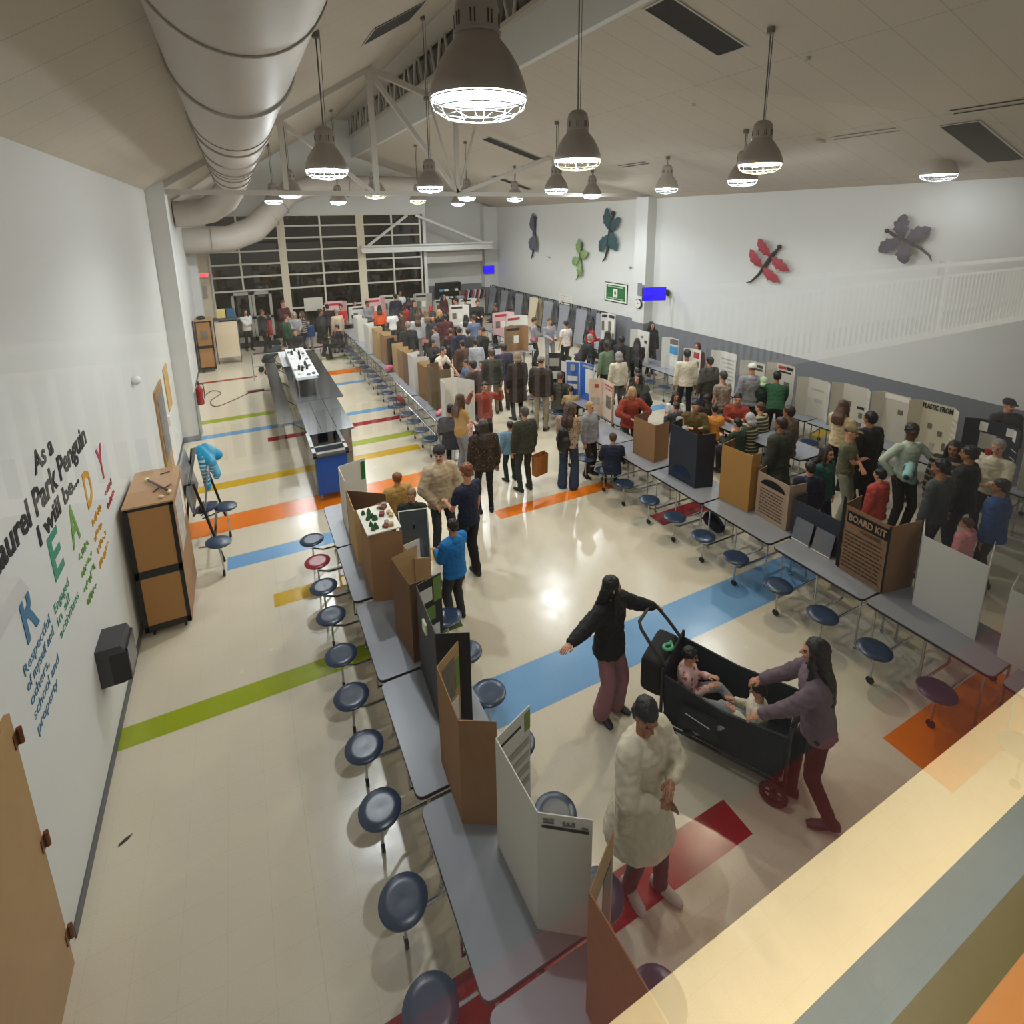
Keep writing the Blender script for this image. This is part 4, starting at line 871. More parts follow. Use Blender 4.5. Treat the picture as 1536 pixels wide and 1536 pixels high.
# ------------------------------------------------------------------ colours for people
PC = dict(wht='d8d8d6', blk='131317', red='a51c26', maroon='4a1a22', green='1c4a2c', dkgreen='1f3024', gray='85858a', dkgray='33343a', ltgray='a9acb0', blue='1d3f74',
          beige='b5a58e', brown='4f362a', navy='161d36', orange='e2581a', pink='c9848c', slate='3d4353', slateblue='5a6883', khaki='8c8068', dkkhaki='55493c', cream='d0c6b0',
          dkbrown='2c1e18', dkolive='33342a', navyp='25233c', mustard='b08a4a', pinkp='d2a3a0', whtp='cfc4ba', sage='5f7357', blkp='2a2a2c', rust='8c3526', tan='b59a6a', blkg='1d211b',
          plaid='a89a8a', olive='5a4a22', olivet='5d6048', ltkhaki='8e9484', teal='14504a', mint='b6c4b4', coral='b3423c', dkslate='3b4346', stripe='77706e', stripet='4c443a', stripeo='5c5646',
          taupe='574a40', creamp='c9b48e', orangey='d08a3a', ltblue='6d8ea0', bluej='1672b8', mauve='6d5a66', rose='94666e', tanj='b5a286', brownspot='3a2a1e', leop='8a7462', hoodblk='101116', jean='2c3a52')
SKIN = dict(light='c78f70', med='9a6748', dark='4e3022')
HAIR = dict(dark='1d1512', blk='0d0c0e', brown='4a3020', gray='8a857e', ltbrown='7a5a3c', blond='a5834f', red='b01c24', fur='8b7258', olive='7a7463', maroon='5c1620', wht='d6d6c8', mint='b9d2a8',
            olivehair='3b3222', ltgray='a9a6ab', dkbrown='2c1c14', khakicap='7d7050', dkgray='2b2a2c', auburn='7a4420')
def stripe_mat(name, c1, c2, per=.06):
    m = mat(name, c1, .85, var=0); N, L, b = nodes(m); tc = N.new('ShaderNodeTexCoord'); sp = N.new('ShaderNodeSeparateXYZ'); L.new(tc.outputs['Object'], sp.inputs[0])
    s = seam(N, L, sp.outputs[2], per, per * .35); L.new(mixcol(N, L, s, lin(c1), lin(c2)), b.inputs['Base Color']); return m
def spot_mat(name, c1, c2, sc, lo=.45, hi=.55):
    m = mat(name, c1, .85, var=0); N, L, b = nodes(m); tc = N.new('ShaderNodeTexCoord'); n = N.new('ShaderNodeTexVoronoi'); n.inputs['Scale'].default_value = sc; L.new(tc.outputs['Object'], n.inputs['Vector'])
    r = N.new('ShaderNodeValToRGB'); r.color_ramp.elements[0].position = lo; r.color_ramp.elements[1].position = hi; L.new(n.outputs['Distance'], r.inputs[0])
    L.new(mixcol(N, L, r.outputs[0], lin(c2), lin(c1)), b.inputs['Base Color']); return m
SPECIAL = dict(stripe=lambda: stripe_mat('cloth_stripe', '1a1a20', 'b9a9a0', .09), stripeo=lambda: stripe_mat('cloth_stripeo', '2c3a2e', 'a89c78', .07), stripet=lambda: stripe_mat('cloth_stripet', '201f22', '8f7d60', .1),
               whtp=lambda: spot_mat('cloth_whtp', 'd6d0c8', '9a6a60', 16, .2, .28), pinkp=lambda: spot_mat('cloth_pinkp', 'd8b2ac', '9a4f52', 14, .25, .4), blkp=lambda: spot_mat('cloth_blkp', '131316', 'b0b0b0', 26, .12, .2),
               leop=lambda: spot_mat('cloth_leop', 'b59c86', '3a2a24', 42, .3, .4), brownspot=lambda: spot_mat('cloth_brownspot', '2a1d16', '77592f', 24, .15, .35), plaid=lambda: spot_mat('cloth_plaid', 'a89a8c', '7c6a60', 20, .3, .7))
def cm(c):
    n = 'cloth_' + c
    if n in MATS: return MATS[n]
    if c in SPECIAL: return SPECIAL[c]()
    return mat(n, PC[c], .85, var=.12, scale=12, bump=.35, bscale=18)
def skm(c): return mat('skin_' + c, SKIN[c], .5, var=.05, scale=20)
def hm(c): return mat('hair_' + c, HAIR[c], .45, var=.2, scale=60, bump=.5, bscale=70)
eye_m = mat('eye_dark', '1a1210', .3); lip_m = mat('lip', '8a4640', .5); brow_m = mat('brow', '2b1c16', .8); shoe_b = mat('shoe_black', '15151a', .5); shoe_w = mat('shoe_white', 'b9b6b0', .5); sole_m = mat('sole', '8d8a85', .6)

# ------------------------------------------------------------------ human figure (1.70 m, facing +Y, right hand on +X)
def ik(a, t, l1, l2, pole):
    a, t = Vector(a), Vector(t); d = t - a; L = max(.05, min(d.length, (l1 + l2) * .995)); d.normalize(); t2 = a + d * L
    x = (l1 * l1 - l2 * l2 + L * L) / (2 * L); h = sqrt(max(0, l1 * l1 - x * x))
    p = Vector(pole); p = (p - d * p.dot(d)).normalized(); return a + d * x + p * h, t2
POSES = dict(
 stand=dict(), hold=dict(hr=(.10, .32, 1.10), hl=(-.10, .32, 1.12), hp=-18), cross=dict(hr=(-.13, .20, 1.16), hl=(.13, .24, 1.12), er=(.5, .2, -1), el=(-.5, .2, -1), hp=-12),
 hip=dict(hr=(.22, .03, .98), er=(1, -.4, 0), hl=(-.16, .30, 1.15), el=(-1, -.2, -.4), hp=-18, hy=15), lean=dict(lean=32, hr=(.2, .55, .86), hl=(-.2, .55, .86), hp=-10),
 sit=dict(pz=.53, hr=(.13, .34, .82), hl=(-.13, .36, .84), fr=(.13, .44, .08), fl=(-.13, .40, .08), lean=8, hp=-14),
 hug=dict(hr=(.12, .34, 1.12), hl=(-.2, .30, 1.05), lean=10, hp=-25, er=(1, 0, -.3), el=(-1, 0, -.3)),
 armsup=dict(hr=(.38, .12, 1.52), hl=(-.38, .12, 1.50), er=(1, -.1, -.6), el=(-1, -.1, -.6)),
 point=dict(hr=(.72, .06, 1.36), er=(.2, -.3, -1), hl=(-.66, .16, 1.10), el=(-.2, -.3, -1), fr=(.10, 0, .08), hy=-60, hp=-12, fl=(-.12, .03, .08)),
 push=dict(hr=(.20, .46, 1.02), hl=(-.20, .46, 1.02), er=(.5, -.2, -1), el=(-.5, -.2, -1), fr=(.1, .14, .08), fl=(-.1, -.16, .10), lean=8, hp=-8),
 poncho=dict(hr=(.07, .215, 1.07), hl=(-.02, .235, 1.21), er=(1, .1, -1), el=(-1, .1, -1), hp=-30, hy=18, fr=(.09, .0, .08), fl=(-.11, .14, .08)),
 pockets=dict(hr=(.16, .14, .95), hl=(-.16, .14, .95), er=(1, -.5, 0), el=(-1, -.5, 0), hp=-5, hy=30, fl=(-.13, .1, .08)),
 phone=dict(hr=(.08, .30, 1.28), hl=(-.10, .26, 1.1), hp=-14), back=dict(hr=(.24, .10, .85), hl=(-.15, .30, 1.12), fr=(.11, -.02, .08), fl=(-.12, .1, .08), hp=-16),
 sitwagon=dict(pz=.30, hr=(.10, .26, .62), hl=(-.10, .26, .62), fr=(.12, .72, .14), fl=(-.12, .70, .14), lean=0, hp=-20),
 drink=dict(hr=(.04, .22, 1.40), hl=(-.12, .26, 1.05), er=(1, -.2, -.5), hp=5))
class Sk: pass
def skel(pose):
    p = POSES[pose]; s = Sk(); s.P = Vector((0, 0, p.get('pz', .93))); ln = R(p.get('lean', 0)); s.d = Vector((0, sin(ln), cos(ln))); s.f = Vector((0, cos(ln), -sin(ln)))
    if ln > .3: s.P.y = -.12
    s.N = s.P + s.d * .52; s.S = {1: s.P + s.d * .455 + Vector((.175, 0, 0)), -1: s.P + s.d * .455 + Vector((-.175, 0, 0))}; dz = s.P.z - .93; s.H = {}; s.E = {}; s.K = {}; s.A = {}; s.Hp = {}
    for k, n in ((1, 'r'), (-1, 'l')):
        h = Vector(p.get('h' + n, (k * .25, .06, .80)))
        e, w = ik(s.S[k], h, .275, .25, p.get('e' + n, (k * .4, -1, -.2))); s.E[k] = e; s.H[k] = w
        s.Hp[k] = s.P + Vector((k * .09, 0, -.02)); a = Vector(p.get('f' + n, (k * .11, 0, .08)))
        kn, an = ik(s.Hp[k], a, .43, .42, (k * .12, 1, .15)); s.K[k] = kn; s.A[k] = an
    s.hc = s.N + s.d * .05 + Vector((0, .015, .118)); hp, hy = R(p.get('hp', -6)), R(p.get('hy', 0))
    s.HM = Matrix.Translation(s.hc) @ Matrix.Rotation(-hy, 4, 'Z') @ Matrix.Rotation(hp, 4, 'X'); return s
def torso(b, s, e, hem, rows=None, flare=0, arms=1):
    X = Vector((1, 0, 0)); rs = []
    prof = [(-.05, .150, .105), (.03, .158, .115), (.12, .142, .102), (.22, .138, .098), (.34, .158, .112), (.42, .172, .108), (.475, .150, .085), (.505, .085, .065), (.53, .062, .058)]
    if hem < -.05: prof = [(hem, .158 + flare, .118 + flare)] + [(hem * .5, .158 + flare * .5, .118 + flare * .5)] + prof
    for t, w, dd in prof:
        c = s.P + (s.d if t >= -.05 else Vector((0, 0, 1))) * t; k = e if t < .5 else e * .5
        rs.append([c + X * ((w + k) * cos(a)) + s.f * ((dd + k) * sin(a)) for a in [2 * pi * j / 20 for j in range(20)]])
    b.rings(rs)
def hand(b, s, k, r=1.0, curl=.5):
    w = s.H[k]; d = (s.H[k] - s.E[k]).normalized(); side = Vector((0, 0, 1)).cross(d)
    side = side.normalized() if side.length > .2 else Vector((0, 1, 0)); n = d.cross(side).normalized()
    if n.z > 0: n = -n
    pc = w + d * .05; M = Matrix((side, d, n)).transposed(); b.ell(w + d * .045, (.038, .05, .016), 8, 6, M=M); b.cap(w - d * .01, w + d * .03, .025, .026, 8)
    for i, (o, L) in enumerate(((-.028, .062), (-.010, .072), (.009, .068), (.027, .052))):
        a = w + d * .085 + side * o; m = a + (d * cos(curl * .5) + n * sin(curl * .5)) * L * .5; t = m + (d * cos(curl * 1.4) + n * sin(curl * 1.4)) * L * .5
        b.cap(a, m, .0095, .009, 6); b.cap(m, t, .009, .0075, 6)
    ts = -k; inner = side * (1 if side.x * ts > 0 else -1); a = w + d * .025 + inner * .028; m = a + (inner * .6 + d * .7 + n * .3) * .032; b.cap(a, m, .013, .011, 6); b.cap(m, m + (d * .9 + n * .3) * .028, .011, .009, 6)
def head_parts(b, s):
    M = s.HM; M3 = M.to_3x3(); T_ = lambda v: M @ Vector(v)
    b.ell(T_((0, -.012, .028)), (.075, .094, .088), 16, 12, M=M3); b.ell(T_((0, .026, -.022)), (.060, .064, .082), 16, 12, M=M3); b.ell(T_((0, .045, -.068)), (.040, .042, .036), 12, 8, M=M3)
    b.cap(T_((0, .086, .012)), T_((0, .106, -.022)), .009, .0135, 8); b.cap(T_((-.035, .074, .032)), T_((.035, .074, .032)), .012, .012, 8)
    b.ell(T_((.032, .066, -.02)), (.02, .018, .02), 8, 6, M=M3); b.ell(T_((-.032, .066, -.02)), (.02, .018, .02), 8, 6, M=M3)
    for k in (1, -1): b.ell(T_((k * .075, -.005, -.005)), (.011, .02, .032), 8, 6, M=M3)
    b.cap(s.N - s.d * .03, T_((0, -.012, -.05)), .056, .052, 12)
BODY = {}; PROTO_VOX = .0125
def body_mesh(pose, vox=PROTO_VOX):
    key = (pose, vox)
    if key in BODY: return BODY[key]
    s = skel(pose); b = MB(); torso(b, s, -.012, 0); head_parts(b, s)
    for k in (1, -1):
        b.cap(s.S[k], s.E[k], .046, .036, 10); b.cap(s.E[k], s.H[k], .036, .024, 10); b.cap(s.Hp[k], s.K[k], .07, .042, 12); b.cap(s.K[k], s.A[k], .042, .03, 12)
    inv = s.HM.inverted()
    def paint(c):
        q = inv @ c
        if q.y < .05 or q.length > .14: return 0
        if abs(q.z - .006) < .008 and .016 < abs(q.x) < .042: return 1
        if abs(q.z + .052) < .0075 and abs(q.x) < .026: return 2
        if abs(q.z - .032) < .006 and .014 < abs(q.x) < .046: return 3
        return 0
    me = rem_mesh(b, 'body', [skm('light'), eye_m, lip_m, brow_m], vox, 3, paint)
    import bmesh
    hb = MB(); hand(hb, s, 1); hand(hb, s, -1); hme = hb.mesh('h', [skm('light')], True, 60)
    bm = bmesh.new(); bm.from_mesh(me); bm.from_mesh(hme); bm.to_mesh(me); bm.free()
    for p in me.polygons: p.use_smooth = True
    BODY[key] = me; return me
GAR = {}
def wrinkle(me, amp, f=22):
    from mathutils import noise
    me.update(); nn = [v.normal.copy() for v in me.vertices]
    for v, n in zip(me.vertices, nn): v.co += n * (amp * noise.noise(v.co * f) + amp * .6 * noise.noise(Vector((v.co.x * 8, v.co.y * 8, v.co.z * 30))))
def garment(pose, kind, vox=.015):
    key = (pose, kind, vox)
    if key in GAR: return GAR[key]
    s = skel(pose); b = MB()
    e, hem, sl, flare = dict(tee=(.014, -.06, .55, 0), tee2=(.014, -.04, 2, 0), sweater=(.024, -.07, 2, 0), jacket=(.040, -.10, 2, .01), longcoat=(.045, -.42, 2, .05), poncho=(.045, -.36, 1.85, .10), dress=(.02, -.35, .55, .05))[kind]
    if pose.startswith('sit') and hem < -.2: hem = -.1
    torso(b, s, e, hem, flare=flare)
    for k in (1, -1):
        r0 = .050 + e; b.cap(s.S[k] + Vector((-k * .05, 0, 0)), s.S[k], r0 + .004, r0, 10)
        if sl < 1: b.cap(s.S[k], s.S[k].lerp(s.E[k], sl), r0, .047 + e, 10)
        else: b.cap(s.S[k], s.E[k], r0, .042 + e, 10); b.cap(s.E[k], s.E[k].lerp(s.H[k], .93 if kind != 'poncho' else .8), .042 + e, .033 + e * .6 if kind != 'poncho' else .055, 10)
    if kind in ('jacket', 'longcoat'): c = s.N - s.d * .02 - s.f * .075; b.ell(c, (.10, .055, .05), 12, 8); b.cap(s.N - s.d * .045 - s.f * .0, s.N + s.d * .0, .082, .07, 12)
    if kind == 'tee2': b.cap(s.N - s.d * .045, s.N - s.d * .005, .074, .066, 12)
    if kind == 'poncho':
        for k in (1, -1): b.cap(s.S[k] + Vector((0, 0, -.05)), s.P + Vector((k * .22, .02, -.12)), .09, .06, 10); b.cap(s.E[k], s.P + Vector((k * .2, 0, -.2)), .07, .05, 8)
    me = rem_mesh(b, kind, [cm('gray')], vox, 5); wrinkle(me, .009 if kind != 'tee2' else .005)
    GAR[key] = me; return me
def trousers(pose, kind='straight', vox=.015):
    key = (pose, 'tr' + kind, vox)
    if key in GAR: return GAR[key]
    s = skel(pose); b = MB(); w1, w2, w3 = dict(straight=(.090, .064, .056), wide=(.095, .082, .10), slim=(.086, .056, .042), jogger=(.098, .080, .062))[kind]
    b.ell(s.P + Vector((0, 0, -.01)), (.156, .108, .10), 14, 10)
    for k in (1, -1): b.cap(s.Hp[k], s.K[k], w1, w2, 12); b.cap(s.K[k], s.K[k].lerp(s.A[k], 1.06 if s.A[k].z < .3 else 1.0), w2, w3, 12)
    me = rem_mesh(b, 'trousers', [cm('gray')], vox, 4); wrinkle(me, .006); GAR[key] = me; return me
def shoe_mesh(pose, k):
    key = (pose, 'shoe', k)
    if key in GAR: return GAR[key]
    s = skel(pose); a = s.A[k]; z0 = a.z - .08; b = MB(); yaw = -k * .22
    prof = [(-.075, .032, .08), (-.04, .042, .10), (.02, .042, .095), (.08, .046, .058), (.14, .044, .046), (.18, .026, .034)]
    rs = []
    for y, w, h in prof:
        r = []
        for j in range(12):
            t = 2 * pi * j / 12; x = w * cos(t); z = h * .5 + h * .5 * sin(t); z = max(0, z * 1.1 - .006)
            r.append((a.x + x * cos(yaw) - y * sin(yaw), a.y + x * sin(yaw) + y * cos(yaw), z0 + z))
        rs.append(r)
    b.rings(rs, 0); me = b.mesh('shoe', [shoe_b], True, 60); GAR[key] = me; return me
def hair_mesh(pose, kind, vox=.014):
    key = (pose, 'hair' + kind, vox)
    if key in GAR: return GAR[key]
    s = skel(pose); b = MB(); M = s.HM; M3 = M.to_3x3(); T_ = lambda v: M @ Vector(v); nm = 'hair'
    if kind in ('short', 'long', 'bob', 'verylong'): b.ell(T_((0, -.026, .046)), (.085, .098, .086), 14, 10, M=M3)
    if kind == 'short': b.ell(T_((0, -.05, .0)), (.078, .06, .07), 12, 8, M=M3)
    if kind == 'bob': b.ell(T_((0, -.035, -.015)), (.092, .075, .10), 12, 8, M=M3)
    if kind in ('long', 'verylong'):
        L = 1 if kind == 'long' else 1.45; rs = []
        for t, y, w, dd in ((.06, -.02, .07, .07), (0, -.035, .092, .078), (-.1, -.055, .098, .066), (-.2, -.085, .115, .05), (-.3, -.10, .12, .045), (-.36, -.105, .09, .03)):
            base = T_((0, y, max(t, -.08))) + Vector((0, 0, min(0, t + .08) * L)) + (s.f * (-.035) if t < -.15 else Vector())
            rs.append([base + Vector(((w) * cos(a), 0, 0)) + s.f * (dd * sin(a)) for a in [2 * pi * j / 16 for j in range(16)]])
        b.rings(rs)
        for k in (1, -1): b.cap(T_((k * .074, .02, .02)), T_((k * .082, .02, -.08)) + Vector((0, .02, 0)), .022, .03, 8); b.cap(T_((k * .082, .02, -.08)), T_((k * .09, .0, -.10)) + Vector((k * .01, .05, -.16 * L)), .03, .022, 8)
    if kind == 'hood': b.ell(T_((0, -.03, .022)), (.104, .104, .118), 14, 10, M=M3); b.ell(T_((0, -.06, -.07)), (.115, .085, .075), 14, 8, M=M3); nm = 'hood'
    if kind == 'beanie': b.ell(T_((0, -.018, .062)), (.090, .105, .078), 14, 10, M=M3); b.ell(T_((0, -.018, .035)), (.093, .108, .03), 14, 6, M=M3); nm = 'beanie'
    if kind == 'cap': b.ell(T_((0, -.016, .055)), (.088, .104, .075), 14, 10, M=M3); b.ell(T_((0, .105, .055)), (.062, .065, .011), 12, 6, M=M3); nm = 'cap'
    if kind == 'buzz': b.ell(T_((0, -.022, .038)), (.079, .094, .084), 14, 10, M=M3)
    if kind == 'curly':
        b.ell(T_((0, -.03, .05)), (.10, .11, .095), 14, 10, M=M3); b.ell(T_((0, -.05, -.05)), (.12, .085, .11), 12, 8, M=M3)
    me = rem_mesh(b, nm, [hm('dark')], vox, 2); wrinkle(me, .011 if kind in ('short', 'curly') else .006 if kind not in ('cap', 'buzz') else .001, 34); GAR[key] = me; return me
def person(x, y, h, pose, face, hair, hcol, topc, topk, trc, skin, lab, tk='straight', vox=PROTO_VOX, gv=.015, z=0, shoes=None, group=None):
    k = h / 1.7; t = thing('person', lab, 'person', (x, y, z), R(face - 90), group or 'people at the fair')
    if pose == 'sit' : t.location.z = .45 * (1 - k) * .9 if k < 1 else 0
    t.scale = (k * (1.0 if h > 1.3 else 1.12),) * 2 + (k,)
    o = link('body', body_mesh(pose, vox), t); slot(o, 0, skm(skin))
    nm = dict(tee='tee_shirt', tee2='dress_shirt', sweater='sweater', jacket='jacket', longcoat='long_coat', poncho='cardigan', dress='dress')[topk]
    g = link(nm, garment(pose, topk, gv), t); slot(g, 0, cm(topc))
    g = link('trousers', trousers(pose, tk, gv), t); slot(g, 0, cm(trc))
    if hair not in ('bald',):
        me = hair_mesh(pose, hair, .014 if vox >= PROTO_VOX else .010); g = link(me.name.split('.')[0], me, t)
        slot(g, 0, hm(hcol) if hair not in ('hood', 'cap', 'beanie') else mat('headwear_' + hcol, HAIR[hcol], .85, var=.1, bump=.3, bscale=40))
        if hair == 'cap': g = link('hair', hair_mesh(pose, 'buzz'), t); slot(g, 0, hm('dkbrown'))
    for q in (1, -1):
        g = link('shoe', shoe_mesh(pose, q), t)
        if shoes: slot(g, 0, shoes)
    return t
